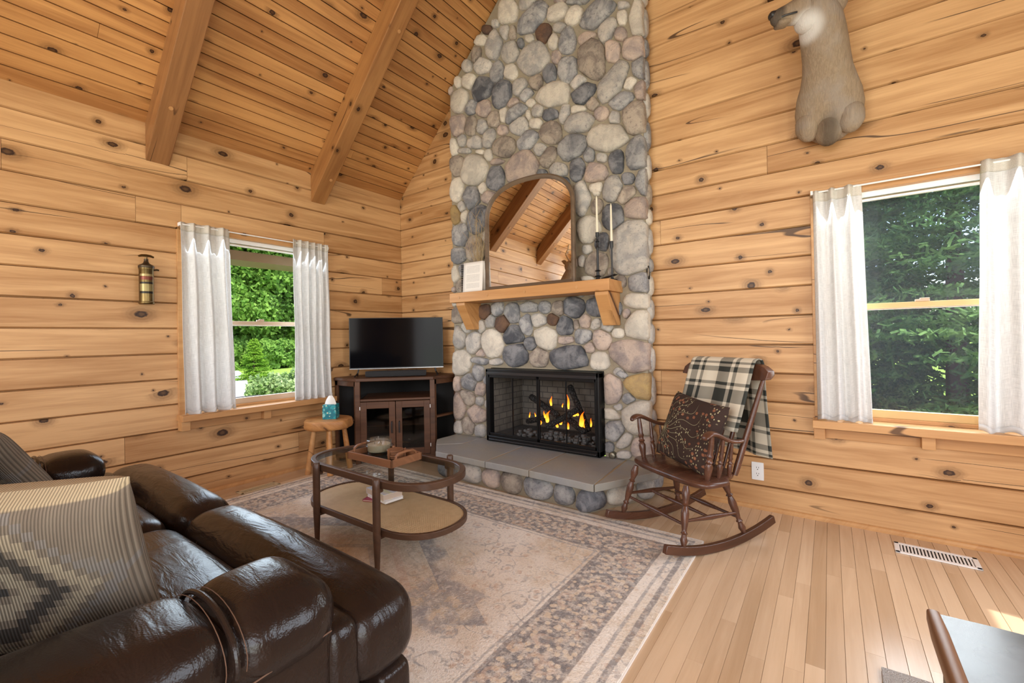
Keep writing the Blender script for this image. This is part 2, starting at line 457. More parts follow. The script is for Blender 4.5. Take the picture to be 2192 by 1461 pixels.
def ranges_b(z0, z1):
    s = max(0.0, z0-EAVE)
    a, b = s, RW-s
    out = []
    if a < CHX0+.06: out.append((a, CHX0+.06))
    if b > CHX1-.05: out.append((CHX1-.05, b))
    return out
boarded(wb, [r for r in rows if r[0] < RIDGE_Z-.1], ranges_b, [RW_HOLE], jb, lambda u, z: ((u, 0, z), (1, 0, 0), (0, 0, 1), (0, -1, 0)), M['pine'])

# right wall with window (beside the camera); door and rear-wall openings added for light
HR = [(-2.25, -.85, .95, 2.15), (-5.6, -3.6, .05, 2.1)]
wr = slab('wall_right', [((RW+.032, -RL, -.55), (RW+.16, -5.6, EAVE)), ((RW+.032, -3.6, -.55), (RW+.16, -2.25, EAVE)), ((RW+.032, -.85, -.55), (RW+.16, .16, EAVE)),
                         ((RW+.032, -2.25, -.55), (RW+.16, -.85, .95)), ((RW+.032, -2.25, 2.15), (RW+.16, -.85, EAVE)), ((RW+.032, -5.6, 2.1), (RW+.16, -3.6, EAVE)), ((RW+.032, -5.6, -.55), (RW+.16, -3.6, .05))], M['trim'])
for (z0, z1) in rows_l:
    for (a, b, c, d) in split_row(-RL, 0, z0, z1, HR):
        obj('board', board_mesh(b-a, d-c), M['pine'], wr, smooth=0, mw=tilted((RW, b, c), (0, -1, 0), (0, 0, 1), (-1, 0, 0)))
wf = slab('wall_front', [((-.16, -RL-.16, -.55), (.8, -RL, EAVE)), ((4.6, -RL-.16, -.55), (RW+.16, -RL, EAVE)), ((.8, -RL-.16, -.55), (4.6, -RL, .6)), ((.8, -RL-.16, 3.6), (4.6, -RL, 3.7)), ((.8, -RL-.16, .6), (.9, -RL, 3.6)), ((4.5, -RL-.16, .6), (4.6, -RL, 3.6)), ((2.65, -RL-.16, .6), (2.75, -RL, 3.6))], M['pine'])
gm = MB(); gm.prism([(-.16, 3.7-.0), (-.16, EAVE), (.8, EAVE), (.8, 3.7), (4.6, 3.7), (4.6, EAVE), (RW+.16, EAVE), (RIDGE_X, RIDGE_Z+.2)], RL, RL+.16, Matrix.Rotation(PI/2, 4, 'X'))
obj('gable', gm, M['pine'], wf, smooth=0)

# ceiling: two boarded slopes at 45 degrees
S2 = math.sqrt(.5)
PITCHC = .0865
cl = MB()
for sx, X0 in ((1, 0.0), (-1, RW)):
    a = (X0-sx*.4, EAVE-.4+.06); b = (RIDGE_X, RIDGE_Z+.06)
    cl.add([(a[0], -RL-.4, a[1]), (b[0], -RL-.4, b[1]), (b[0], .4, b[1]), (a[0], .4, a[1]), (a[0], -RL-.4, a[1]+.14), (b[0], -RL-.4, b[1]+.14), (b[0], .4, b[1]+.14), (a[0], .4, a[1]+.14)],
           [(0,3,2,1),(4,5,6,7),(0,1,5,4),(1,2,6,5),(2,3,7,6),(3,0,4,7)])
ceil = tag(obj('ceiling', cl, M['brownframe'], smooth=0), kind='structure')
rc = random.Random(5)
nC = int(RIDGE_X/S2/PITCHC)+1
for i in range(nC):
    s = i*PITCHC*S2
    cuts = [-RL, -5.6+rc.random()*1.2, -3.2+rc.random()*2.6, .0] if rc.random() < .55 else [-RL, -4.4+rc.random()*1.0, 0.0]
    for q in range(len(cuts)-1):
        obj('board', board_mesh(cuts[q+1]-cuts[q], PITCHC, c=.0045, T=.02), M['ceil'], ceil, smooth=0, mw=tilted((s, cuts[q], EAVE+s), (0, 1, 0), (S2, 0, S2), (S2, 0, -S2)))
    obj('board', board_mesh(RL, PITCHC, c=.0045, T=.02), M['ceil'], ceil, smooth=0, mw=tilted((RW-s, 0, EAVE+s), (0, -1, 0), (-S2, 0, S2), (-S2, 0, -S2)))

# beams: rafters below the boards, pegged
BD = .262     # vertical depth below the boards
beam_labels = {-2.255: 'heavy pine ceiling beam with a dark crack, ending above the brass extinguisher',
               -1.045: 'pale pine ceiling beam with two pegs, ending above the left window',
               -3.465: 'pine ceiling beam seen only in the mantel mirror', -4.675: 'pine ceiling beam beyond the mirror view', -5.885: 'pine ceiling beam near the rear wall', .165: None}
for y0, lab in beam_labels.items():
    if not lab: continue
    b = thing('ceiling_beam', lab, 'beam', (0, y0, EAVE-BD), group='rafter beams under the sloped ceiling')
    w = .138; e = RIDGE_X
    # two legs meeting at the ridge
    for side in (1, -1):
        L = RIDGE_X/S2; h = BD*S2
        m = MB(); m.box((0, 0, 0), (L+(.0), w, h))
        # plumb cut at the wall end
        m.v[0] = (0, 0, 0); 
        for k in (0, 3): m.v[k] = (m.v[k][0], m.v[k][1], 0)
        for k in (4, 7): m.v[k] = (m.v[k][0]+h, m.v[k][1], h)
        for k in (1, 2): m.v[k] = (L, m.v[k][1], 0)
        for k in (5, 6): m.v[k] = (L+h, m.v[k][1], h)
        X = (S2*side, 0, S2); Z = (-S2*side, 0, S2); Yv = (0, 1, 0) if side == 1 else (0, 1, 0)
        if side == 1: mw = tilted((0.0, 0, 0), X, (0, 1, 0), Z)
        else: mw = tilted((RW, w, 0), X, (0, -1, 0), Z)
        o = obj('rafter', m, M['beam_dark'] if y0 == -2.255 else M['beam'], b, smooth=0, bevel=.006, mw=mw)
        if side == 1:
            for q in (.42, 2.1) if y0 < -1.5 else (.26, 1.62):
                pm = MB(); pm.lathe([(.001, -.004), (.013, -.0035), (.014, .004), (.014, .02)], 12)
                obj('peg', pm, M['trim'], o, mw=Matrix.Translation((q, .075+.02*math.sin(q*9), 0)))

# floor: strip boards running towards the fireplace wall
fl = slab('floor', [((-.16, -RL-.16, -.12), (RW+.16, .16, -.018))], M['trim'])
FWD = .057
stuff = MB(); shown = 0
def visible(x, y):
    return (x > 2.55 and y > -2.55 and x < 5.0) or (x < .42 and y > -2.2)
rf = random.Random(9)
for i in range(int(RW/FWD)+1):
    x0 = i*FWD; x1 = min(RW, x0+FWD); y = -RL
    joints = []; yy = -RL+rf.random()*.6
    while yy < 0: joints.append(yy); yy += .55+rf.random()*1.0
    cuts = [-RL]+[j for j in joints if j > -RL+.1 and j < -.12]+[0.0]
    for a, b in zip(cuts[:-1], cuts[1:]):
        if visible((x0+x1)/2, b-.05) and shown < 300:
            shown += 1
            obj('floorboard', board_mesh(b-a, x1-x0, c=.0012, g=.0003, T=.018), M['maple'], fl, smooth=0, mw=tilted((x1, a, 0), (0, 1, 0), (-1, 0, 0), (0, 0, 1)))
        else:
            stuff.box((x0+.0003, a+.0003, -.018), (x1-.0003, b-.0003, 0))
t = M['maple']
tag(obj('floorboard_rest', stuff, M['maple'], fl, smooth=0), kind='stuff')

# base moulding
for nm, a, b in (('baseboard_left', (0, -RL, 0), (.022, -.0, .026)), ('baseboard_back', (2.95, -.022, 0), (RW, 0, .026)), ('baseboard_right', (RW-.022, -RL, 0), (RW, 0, .026))):
    L = max(b[0]-a[0], b[1]-a[1])
    m = MB(); pr = [(0, 0), (.022, 0), (.022, .012), (.016, .022), (.006, .026), (0, .026)]
    m.prism(pr, 0, L)
    if nm == 'baseboard_back': mw = tilted((a[0], 0, 0), (0, -1, 0), (0, 0, 1), (-1, 0, 0)) ; mw = tilted((b[0], 0, 0), (0, -1, 0), (0, 0, 1), (-1, 0, 0))
    elif nm == 'baseboard_left': mw = tilted((0, 0, 0), (1, 0, 0), (0, 0, 1), (0, -1, 0))
    else: mw = tilted((RW, -RL, 0), (-1, 0, 0), (0, 0, 1), (0, 1, 0))
    tag(obj(nm, m, M['trim'], smooth=0, mw=mw), kind='structure')

# ------------------------------------------------------------------ windows
def window(name, frame, w, h, depth_out, shade, screen, sashcol):
    """local: x along the wall, y up, z into the room; origin at the opening's lower left on the wall face"""
    root = bpy.data.objects.new(name, None); COL.objects.link(root); root.matrix_basis = frame; tag(root, kind='structure')
    def part(nm, boxes, mat, bev=.002, par=None):
        m = MB()
        for a, b in boxes: m.box(a, b)
        return obj(nm, m, mat, par or root, smooth=0, bevel=bev)
    c = .035
    part('casing', [((-.03, -.01, -.02), (.02, h, .012))], M['trim'])
    part('casing', [((w-.02, -.01, -.02), (w+.03, h, .012))], M['trim'])
    part('casing', [((-.03, h-.02, -.02), (w+.03, h+.035, .012))], M['trim'])
    part('jamb', [((0, 0, -.16), (.02, h, -.02)), ((w-.02, 0, -.16), (w, h, -.02)), ((0, h-.02, -.16), (w, h, -.02)), ((0, 0, -.16), (w, .02, -.02))], M['trim'])
    # two sashes, the lower one nearer the room
    mid = h*.49
    for k, (y0, y1, z) in enumerate(((.02, mid+.018, -.055), (mid-.018, h-.02, -.09))):
        s = part('sash', [((.02, y0, z-.015), (.055, y1, z+.015)), ((w-.055, y0, z-.015), (w-.02, y1, z+.015)), ((.02, y0, z-.015), (w-.02, y0+(.045 if k == 0 else .03), z+.015)), ((.02, y1-.03, z-.015), (w-.02, y1, z+.015))], sashcol[k])
        part('pane', [((.05, y0+.02, z-.002), (w-.05, y1-.02, z+.002))], M['glass'], 0, s)
    part('sash_lock', [((w*.5-.03, mid+.018, -.05), (w*.5+.03, mid+.03, -.035)), ((w*.5-.01, mid+.03, -.05), (w*.5+.03, mid+.037, -.035))], M['vinyl_tan'])
    if screen: part('insect_screen', [((.03, .02, -.122), (w-.03, h-.02, -.1212))], M['screen'], 0)
    part('white_track', [((.02, h-.052, -.05), (w-.02, h-.02, -.028)), ((.02, h-.075, -.05), (w-.02, h-.062, -.028))], M['white'])
    if shade: part('outer_head', [((-.02, h-.16, -.5), (w+.25, h-.08, -.17))], M['brownframe']); part('outer_jamb', [((w-.06, 0, -.3), (w+.05, h-.08, -.165))], M['brownframe'])
    # sill: shelf and boxed apron with end blocks
    part('sill', [((-.04, -.045, -.02), (w+.04, 0, .115))], M['trim'], .003)
    for x in (-.035, w*.5-.03, w-.02): part('sill_bracket', [((x, -.115, .0), (x+.055, -.046, .075))], M['trim'], .002)
    part('apron', [((-.03, -.115, .0), (w+.03, -.046, .02))], M['trim'])
    return root
fw1 = tilted((0, LW_HOLE[0], LW_HOLE[2]), (0, 1, 0), (0, 0, 1), (1, 0, 0))
w1 = window('window_1', fw1, LW_HOLE[1]-LW_HOLE[0], LW_HOLE[3]-LW_HOLE[2], .16, True, False, (M['vinyl_tan'], M['vinyl_tan']))
fw2 = tilted((RW_HOLE[0], 0, RW_HOLE[2]), (1, 0, 0), (0, 0, 1), (0, -1, 0))
w2 = window('window_2', fw2, RW_HOLE[1]-RW_HOLE[0], RW_HOLE[3]-RW_HOLE[2], .16, False, True, (M['sashwood'], M['vinyl_tan']))

def curtain(label, frame, x0, x1, h, folds, seed, flare=0.0, z0=.045):
    rr = random.Random(seed); ph = [rr.random()*6 for _ in range(6)]
    c = thing('curtain', label, 'curtain', group='linen window curtains'); c.matrix_basis = frame
    w = x1-x0
    def fold(u, v):
        a = .016+.012*(1-v)
        z = a*math.sin(2*PI*folds*u+ph[0]+.9*math.sin(3*u+ph[1]))+.008*math.sin(2*PI*folds*1.9*u+ph[2]+2*v)+.006*math.sin(9*v+ph[3]+5*u)
        fl = 1+flare*(1-v)
        x = x0+w*(.5+(u-.5)*1.0)+flare*w*(1-v)*(u if flare > 0 else (u-1)*-1)*0.9
        return x, z
    def f(u, v):
        x, z = fold(u, v)
        y = h*v+.012*math.sin(2*PI*folds*u+ph[4])*(1-v)
        return (x, y, z0+z+.022*(1-v))
    m = MB(); m.grid(72, 30, f); obj('panel', m, M['curtain'], c, smooth=180, solid=.0015)
    m = MB(); m.grid(72, 4, lambda u, v: (fold(u, 1)[0], h-.062+.064*v, z0+fold(u, 1)[1]*1.05+.004)); obj('header', m, M['curtain_head'], c, smooth=180, solid=.003)
    m = MB(); m.grid(72, 3, lambda u, v: (f(u, .01)[0], f(u, 0)[1]+.03*v, f(u, .01)[2]+.003)); obj('hem', m, M['curtain'], c, smooth=180, solid=.002)
    return c
curtain('linen curtain left of the left window, nearest the brass extinguisher', fw1, -.02, .305, 1.40, 3.6, 4, .10)
curtain('narrow linen curtain between the left window and the television', fw1, .80, 1.135, 1.41, 5.0, 8, -.05)
curtain('linen curtain between the rocking chair wall and the spruce window', fw2, -.015, .215, 1.36, 3.0, 15, .12)
curtain('broad linen curtain on the far side of the spruce window', fw2, .69, 1.02, 1.37, 3.2, 21, -.12)
for fr, w, y, lab in ((fw1, 1.15, 1.385, 'thin white tension rod over the left window'), (fw2, 1.02, 1.355, 'thin white tension rod over the spruce window')):
    rd = thing('curtain_rod', lab, 'curtain rod'); rd.matrix_basis = fr
    m = MB(); m.tube([(-.02, y, .045), (w-.01, y, .045)], .005, 8); obj('rod', m, M['whitemetal'], rd)
    for x in (-.02, w-.01):
        m = MB(); m.box((x-.006, y-.012, 0.0), (x+.006, y+.012, .05)); obj('bracket', m, M['whitemetal'], rd, smooth=0)
# ------------------------------------------------------------------ fieldstone chimney
def stone_mat(name, a, b, c, speck=.5):
    a, b, c = [(q[0]*1.03, q[1]*1.06, q[2]*1.14) for q in (a, b, c)]
    t = NT(name); r = t.rnd(); co = t.vm('ADD', t.coord('Object'), t.vec(t.m('MULTIPLY', r, 51.0), t.m('MULTIPLY', r, 23.0), 0.0))
    n1 = t.noise(co, 9, 4, .6, .6); n2 = t.noise(co, 40, 6, .75); n3 = t.noise(co, 120, 2, .6)
    col = t.mix(t.step(n1, .36, .66), a, b)
    col = t.mix(t.m('MULTIPLY', t.step(n2, .52, .70), speck), col, c)
    col = t.mix(t.m('MULTIPLY', t.step(n3, .58, .72), .35*speck), col, tuple(q*.45 for q in c))
    h = t.m('ADD', t.m('MULTIPLY', n2, .7), t.m('ADD', t.m('MULTIPLY', n1, .8), t.m('MULTIPLY', n3, .2)))
    v = t.m('ADD', .86, t.m('MULTIPLY', t.m('FRACT', t.m('MULTIPLY', r, 5.31)), .26))
    col = t.mix(1.0, col, t.vec(v, v, v), 'MULTIPLY')
    t.bump(h, .8, .016)
    return t.set(col, .8, 0, .25)
SM = {'W': stone_mat('stone_cream', (.70, .62, .48), (.52, .46, .365), (.36, .32, .27), .5),
      'L': stone_mat('stone_pale_grey', (.57, .51, .415), (.36, .335, .295), (.19, .18, .17), .7),
      'G': stone_mat('stone_grey', (.43, .405, .36), (.20, .196, .19), (.09, .09, .092), .75),
      'D': stone_mat('stone_slate_grey', (.27, .262, .25), (.095, .097, .102), (.045, .046, .05), .6),
      'B': stone_mat('stone_brown_grey', (.45, .37, .275), (.23, .185, .145), (.10, .085, .075), .7),
      'P': stone_mat('stone_rose', (.56, .43, .325), (.33, .265, .225), (.17, .14, .125), .6),
      'K': stone_mat('stone_rust', (.17, .095, .055), (.10, .062, .045), (.06, .045, .04), .4),
      'O': stone_mat('stone_ochre', (.46, .31, .125), (.36, .24, .11), (.2, .145, .09), .4)}
tm = NT('mortar'); co = tm.coord('Object'); h = tm.noise(co, 60, 5, .7); tm.bump(h, .6, .006)
M['mortar'] = tm.set(tm.mix(h, (.25, .21, .15), (.38, .325, .235)), .95, 0, .1)
tm = NT('hearth_slate'); co = tm.coord('Object'); h = tm.noise(co, 9, 6, .65); h2 = tm.noise(co, 3, 3)
tm.bump(h, .35, .01)
M['slate'] = tm.set(tm.mix(tm.step(h2, .35, .68), tm.mix(h, (.225, .228, .228), (.35, .352, .348)), (.31, .295, .25)), tm.m('ADD', .42, tm.m('MULTIPLY', h, .2)), 0, .4)
M['joint'] = plain('tan_hearth_joint', (.40, .30, .17), .9, bump=(80, .4))

# stones read off the photograph: pixel centre, half axes in pixels, turn of the long axis (degrees), tone
STA = """535 75 78 105 0 W|680 12 70 45 -20 L|720 130 165 82 -52 G|908 80 92 58 -30 W|1028 105 84 56 -50 W|1030 4 60 18 0 G|1195 105 178 82 -40 G|1395 28 50 34 0 L|1390 115 40 62 0 W|1505 115 68 140 0 W|1275 210 102 62 -72 L|1375 240 48 58 0 P|1125 262 80 42 -30 P|980 295 68 104 0 G|915 190 54 42 10 L|800 230 65 73 0 K|875 300 42 62 0 W|695 270 36 36 0 W|630 312 25 40 0 D|570 235 28 58 0 B|512 225 38 60 0 L|432 325 66 114 0 L|380 210 38 34 0 K|442 165 28 34 0 L|330 290 50 40 -20 W|300 398 34 64 8 B|555 380 70 86 0 L|728 435 125 128 -30 L|895 412 38 52 0 P|1165 432 152 118 60 B|1315 370 64 86 0 P|1485 345 100 92 0 P|1530 490 72 84 0 G|345 482 70 62 0 L|232 484 38 50 0 L|457 530 52 84 0 G|555 525 50 64 0 W|845 540 58 76 0 D|980 505 78 101 0 G|750 600 55 62 0 B|245 597 57 62 0 W|165 605 28 46 0 W|1060 600 64 44 -38 L|1320 605 188 86 -54 L|1445 612 58 42 -45 W|1533 660 66 78 0 P|622 640 60 70 0 L|668 698 58 48 -30 G|865 692 134 94 0 W|1097 686 104 78 -38 D|1170 762 48 52 0 B|490 692 74 116 8 D|340 650 82 96 0 D|180 748 72 106 0 W|260 790 48 60 0 G|355 800 56 66 0 P|705 757 36 34 0 W|575 757 52 36 -20 P|590 832 96 56 -50 G|500 842 30 58 4 W|430 880 48 66 0 B|755 817 48 48 0 L|850 845 62 48 0 D|960 838 76 36 -72 L|1060 805 60 34 -10 W|1235 836 54 54 0 P|1330 868 42 56 0 L|1390 738 112 60 -28 G|1487 862 104 132 0 B|1060 903 116 82 -14 L|1290 1010 164 118 8 W|620 930 72 74 0 L|745 912 52 42 0 W|690 850 18 42 0 W|855 980 85 90 0 B|165 922 60 92 0 P|262 930 48 76 0 B|342 936 42 56 0 L|395 1020 46 78 8 L|495 962 42 40 0 P|190 1036 32 50 0 L|290 1052 60 50 0 L|135 1085 28 68 0 W|210 1116 50 22 0 L|330 1126 36 20 0 W|503 1086 96 80 0 B|680 1036 92 62 -38 G|775 1105 52 50 0 L|390 1146 30 46 0 W|458 1196 56 25 -18 P|155 1230 55 82 0 B|290 1266 100 120 0 W|640 1240 136 112 -28 P|835 1160 86 58 -62 B|1015 1090 122 96 -40 G|1140 1145 42 56 0 G|1236 1166 40 38 0 L|1505 1126 96 130 0 G|1345 1196 56 96 0 D|1050 1250 58 94 0 D|440 1320 70 96 0 D|914 1256 70 54 0 L|790 1290 40 38 0 D|1195 1285 86 82 0 P|1430 1322 50 48 0 D|1195 1405 36 46 0 W|1535 1346 52 106 0 G"""
STB = """245 165 60 86 0 G|147 112 46 90 0 W|320 100 28 42 0 W|365 165 50 46 0 P|180 232 30 44 0 L|135 285 35 66 0 O|198 296 24 48 0 W|300 320 80 104 0 D|165 432 56 82 0 G|280 522 78 92 0 B|346 440 36 56 0 L|365 536 14 28 0 W|155 570 54 60 0 G|182 672 32 46 0 G|138 702 32 62 0 W|178 782 36 52 0 B|1022 172 58 130 0 L|1116 106 50 60 0 W|1226 106 76 102 0 L|1325 142 80 48 -50 B|1120 226 42 56 0 B|1226 292 76 96 0 D|1400 240 96 80 0 P|1062 394 82 106 0 W|1155 476 50 66 0 D|1050 526 36 38 0 L|1014 610 26 42 0 L|1112 626 82 90 0 B|1358 508 162 196 0 L|1052 732 46 20 0 W|1422 760 88 76 0 G|1410 886 102 60 0 W|1414 1054 100 106 0 W|1325 976 28 36 0 P|1502 690 18 50 0 W|337 966 46 54 0 K|425 946 44 54 0 G|380 1030 36 50 0 L|460 1045 50 64 0 K|526 974 58 74 0 G|640 930 70 40 0 G|755 932 44 46 0 G|850 942 48 56 0 B|955 936 82 78 0 D|1106 930 66 66 0 D|625 1056 46 70 0 G|715 1022 56 48 0 L|815 1016 42 44 0 K|896 1062 64 80 0 D|1036 1030 42 50 0 P|975 1052 20 38 0 B|1112 1050 44 34 -48 L|1190 1066 44 40 0 L|1266 1112 48 36 0 W|210 1070 32 44 0 L|158 985 52 60 0 B|315 1068 26 48 0 L|164 1140 42 86 0 L|264 1182 52 78 0 L|392 1182 110 74 78 W|536 1120 80 70 0 D|658 1186 46 48 0 D|755 1146 96 80 20 W|900 1160 58 34 0 P|1024 1136 62 54 0 G|1066 1212 40 38 0 P|1152 1156 66 80 0 P|178 1316 60 90 0 W|310 1252 32 28 0 P|305 1306 60 30 0 G|415 1311 48 26 0 L|552 1262 92 80 0 D|715 1280 70 68 0 B|930 1276 146 84 0 D|1140 1306 72 66 0 W|1362 1272 168 120 0 P|1280 1388 46 38 0 L"""
STC = """418 158 52 80 0 G|337 242 72 78 0 G|232 258 32 70 0 P|437 305 45 62 0 P|328 376 82 56 50 B|430 412 40 44 0 L|247 456 56 128 0 P|398 532 94 80 0 P|330 630 58 86 0 B|242 645 38 60 0 L|437 680 50 62 0 L|1615 306 96 156 0 P|1692 162 66 40 28 G|1868 284 142 116 0 O|1766 390 62 52 0 G|1668 466 40 32 0 L|1614 532 86 52 14 W|1858 556 160 160 0 W|1640 682 98 98 0 G|1730 766 94 60 -32 L|1592 826 44 50 0 G|1726 896 68 40 0 L|1888 836 106 104 0 P"""
YF = -.152                        # mean face of the stones; mortar stands at -.118
stones = []                       # centre (x,z), axes vectors (2), tone
def ingest(txt, x0, y0, sc):
    for row in txt.split('|'):
        a = row.split(); cx, cy, rx, ry, an = map(float, a[:5]); an = math.radians(an)
        c = px_on(x0+cx/sc, y0+cy/sc, 1, YF)
        rx *= 1.05; ry *= 1.05
        e1 = px_on(x0+(cx+rx*math.cos(an))/sc, y0+(cy+rx*math.sin(an))/sc, 1, YF)-c
        e2 = px_on(x0+(cx-ry*math.sin(an))/sc, y0+(cy+ry*math.cos(an))/sc, 1, YF)-c
        stones.append([np.array([c[0], c[2]]), np.array([e1[0], e1[2]]), np.array([e2[0], e2[2]]), a[5]])
ingest(STA, 930, 0, 3.478); ingest(STB, 930, 370, 3.246); ingest(STC, 920, 760, 4.175)
HZ = .22                          # hearth top
FBX0, FBX1, FBZ1 = 1.345, 2.45, .868
def erad(s, d):
    """radius of the stone's ellipse in unit direction d"""
    Mx = np.array([s[1], s[2]]).T
    q = np.linalg.solve(Mx, d); return 1/max(1e-6, np.hypot(*q))
def inside(p, pad=0.0):
    x, z = p
    return CHX0+pad < x < CHX1-pad and HZ+pad < z < EAVE+x-pad*1.4 and z < EAVE+(RW-x)-pad*1.4 and not (FBX0-pad < x < FBX1+pad and z < FBZ1+pad)
# fill what the mirror, the mantel and the frame's upper edge hide, and any gap that is left
rs = random.Random(21)
def clearance(p):
    best = 9
    for s in stones:
        d = p-s[0]; L = np.hypot(*d)
        if L > .8: continue
        if L < 1e-6: return -1
        best = min(best, L-erad(s, d/L))
    return best
def border(p):
    x, z = p
    b = min(x-CHX0, CHX1-x, z-HZ, (EAVE+x-z)*S2, (EAVE+RW-x-z)*S2)
    dx = max(FBX0-x, 0, x-FBX1); dz = max(z-FBZ1, 0)
    return min(b, math.hypot(dx, dz) if (dx > 0 or dz > 0) else -1)
cands = [np.array([CHX0+(CHX1-CHX0)*rs.random(), HZ+(RIDGE_Z-.4-HZ)*rs.random()]) for _ in range(1600)]
for want in (.125, .09, .06, .038, .028):
    for p in cands:
        if len(stones) > 286: break
        if not inside(p, .012): continue
        r = min(clearance(p)-.006, border(p)+.012)
        if r > want:
            r = min(r, want*1.35); q = 1+.35*(rs.random()-.5)
            stones.append([p, np.array([r*q, 0.]), np.array([0., r/q]), rs.choice('WWLLGGDBPP')])
fp = thing('stone_fireplace', 'tall fieldstone chimney with a slate topped raised hearth', 'fireplace', (1.84, -.06, 0))
GAP = .0065; NS = 18
rt = random.Random(4)
for i, s in enumerate(stones):
    near = []
    for j, o in enumerate(stones):
        if j == i: continue
        d = o[0]-s[0]; L = np.hypot(*d)
        if L > .75 or L < 1e-5: continue
        d = d/L; ri, rj = erad(s, d), erad(o, d)
        if L-ri-rj < GAP: near.append((math.atan2(d[1], d[0]), max(L*ri/(ri+rj)-GAP/2, ri*.45)))
    ex = 2.15+rt.random()*.9; jag = .02 if max(np.hypot(*s[1]), np.hypot(*s[2])) < .09 else .05
    if s[3] in 'KDG' and rt.random() < .4: jag += .02
    ph = [rt.random()*6.28 for _ in range(3)]
    ring = []
    for k in range(NS):
        th = 2*PI*k/NS
        ct, st = math.cos(th), math.sin(th)
        rr = (abs(ct)**ex+abs(st)**ex)**(-1/ex)*(1+jag*math.sin(3*th+ph[0])+jag*.7*math.sin(5*th+ph[1]))
        p = s[1]*ct*rr+s[2]*st*rr
        a = math.atan2(p[1], p[0]); R = np.hypot(*p)
        for (b, tmax) in near:
            cc = math.cos(a-b)
            if cc > .05: R = min(R, tmax/cc)
        q = s[0]+np.array([math.cos(a), math.sin(a)])*R
        q[0] = min(max(q[0], CHX0+.0), CHX1+.006); q[1] = max(q[1], HZ+.004)
        q[1] = min(q[1], EAVE+q[0]-.012, EAVE+RW-q[0]-.012)
        if q[1] < FBZ1 and FBX0-.0 < q[0] < FBX1+.0:
            if s[0][1] > FBZ1: q[1] = FBZ1+.004
            elif s[0][0] < FBX0: q[0] = FBX0-.004
            else: q[0] = FBX1+.004
        ring.append(q-s[0])
    size = (np.hypot(*s[1])+np.hypot(*s[2]))/2
    hgt = min(.062, .026+size*.22)*(0.85+.3*rt.random())
    tx, tz = (rt.random()-.5)*.16, (rt.random()-.5)*.16
    m = MB(); rings = []
    for sc_, y in ((1.0, 0.02), (1.0, -.35), (.93, -.68), (.74, -.92), (.42, -1.0)):
        rings.append([(q[0]*sc_, (y*hgt if y < 0 else y)+(tx*q[0]+tz*q[1])*sc_*(1 if y < -.5 else 0), q[1]*sc_) for q in ring])
    m.loft(rings)
    o = obj('stone', m, SM[s[3]], fp, smooth=75, loc=(s[0][0]-1.84, -.112+.06, s[0][1]))
# stones on the chimney's right flank
z = HZ+.08; k = 0
while z < RIDGE_Z-.9 and k < 26:
    hh = .055+.07*rt.random(); 
    m = MB(); n = 12; rings = []
    for sc_, x in ((1, -.01), (1, .012), (.8, .03), (.4, .036)):
        rings.append([(x, .052*sc_*math.cos(2*PI*q/n)*(1+.1*math.sin(3*q+k)), hh*sc_*math.sin(2*PI*q/n)) for q in range(n)])
    m.loft(rings); obj('stone', m, SM[rt.choice('WLGLBD')], fp, smooth=75, loc=(CHX1-1.84-.016, -.0, z+hh)); z += 2*hh+.012; k += 1
# mortar body (leaves the firebox open)
mm = MB()
TOPL = EAVE+CHX0-.01
poly_l = [(CHX0+.012, HZ-.02), (FBX0, HZ-.02), (FBX0, FBZ1), (FBX1, FBZ1), (FBX1, HZ-.02), (CHX1-.012, HZ-.02), (CHX1-.012, EAVE+RW-CHX1-.02), (RIDGE_X, RIDGE_Z-.02), (CHX0+.012, EAVE+CHX0-.01)]
for pl in ([(CHX0+.012, HZ-.02), (FBX0, HZ-.02), (FBX0, FBZ1), (CHX0+.012, FBZ1)], [(FBX1, HZ-.02), (CHX1-.012, HZ-.02), (CHX1-.012, FBZ1), (FBX1, FBZ1)],
           [(CHX0+.012, FBZ1), (CHX1-.012, FBZ1), (CHX1-.012, EAVE+RW-CHX1-.02), (RIDGE_X, RIDGE_Z-.02), (CHX0+.012, EAVE+CHX0-.01)]):
    mm.prism(pl, 0.0, .118, Matrix.Rotation(PI/2, 4, 'X'))
obj('mortar', mm, M['mortar'], fp, smooth=0, world=True)

# raised hearth: half octagon base faced with stones, slate slabs on top
HB = [(.97, 0), (.97, -.36), (1.27, -.64), (2.58, -.66), (2.80, -.25), (2.80, 0)]
hm = MB(); hm.prism(HB, 0, .172); obj('hearth_base', hm, M['mortar'], fp, smooth=0, world=True)
per = []
for a, b in zip(HB[:-1], HB[1:]):
    a, b = np.array(a), np.array(b); L = np.hypot(*(b-a)); per.append((a, (b-a)/L, L))
tot = sum(p[2] for p in per)
def on_per(s):
    for a, d, L in per:
        if s <= L: return a+d*s, d
        s -= L
    return per[-1][0]+per[-1][1]*per[-1][2], per[-1][1]
tones = 'LGWDLPBGGDWLGGBPLG'; s_ = .05; k = 0
while s_ < tot-.05:
    wd = .075+.05*rt.random(); c, d = on_per(min(s_+wd, tot-.02)); nrm = np.array([d[1], -d[0]]) if True else d
    if nrm[1] > .1: nrm = -nrm
    hh = .074+.01*rt.random(); n = 16; rings = []
    exx = 2.6
    for sc_, dp in ((1.0, -.02), (1.0, .006), (.88, .03), (.6, .044), (.3, .05)):
        rg = []
        for q in range(n):
            th = 2*PI*q/n; ct, st = math.cos(th), math.sin(th)
            rr = (abs(ct)**exx+abs(st)**exx)**(-1/exx)*(1+.05*math.sin(3*th+k))
            pt = d*(wd*ct*rr*sc_)+nrm*dp
            rg.append((pt[0], pt[1], hh*st*rr*sc_))
        rings.append(rg)
    m = MB(); m.loft(rings)
    obj('hearth_stone', m, SM[tones[k % len(tones)]], fp, smooth=75, loc=(c[0]-1.84, c[1]+.06, .083)); s_ += 2*wd+.008; k += 1
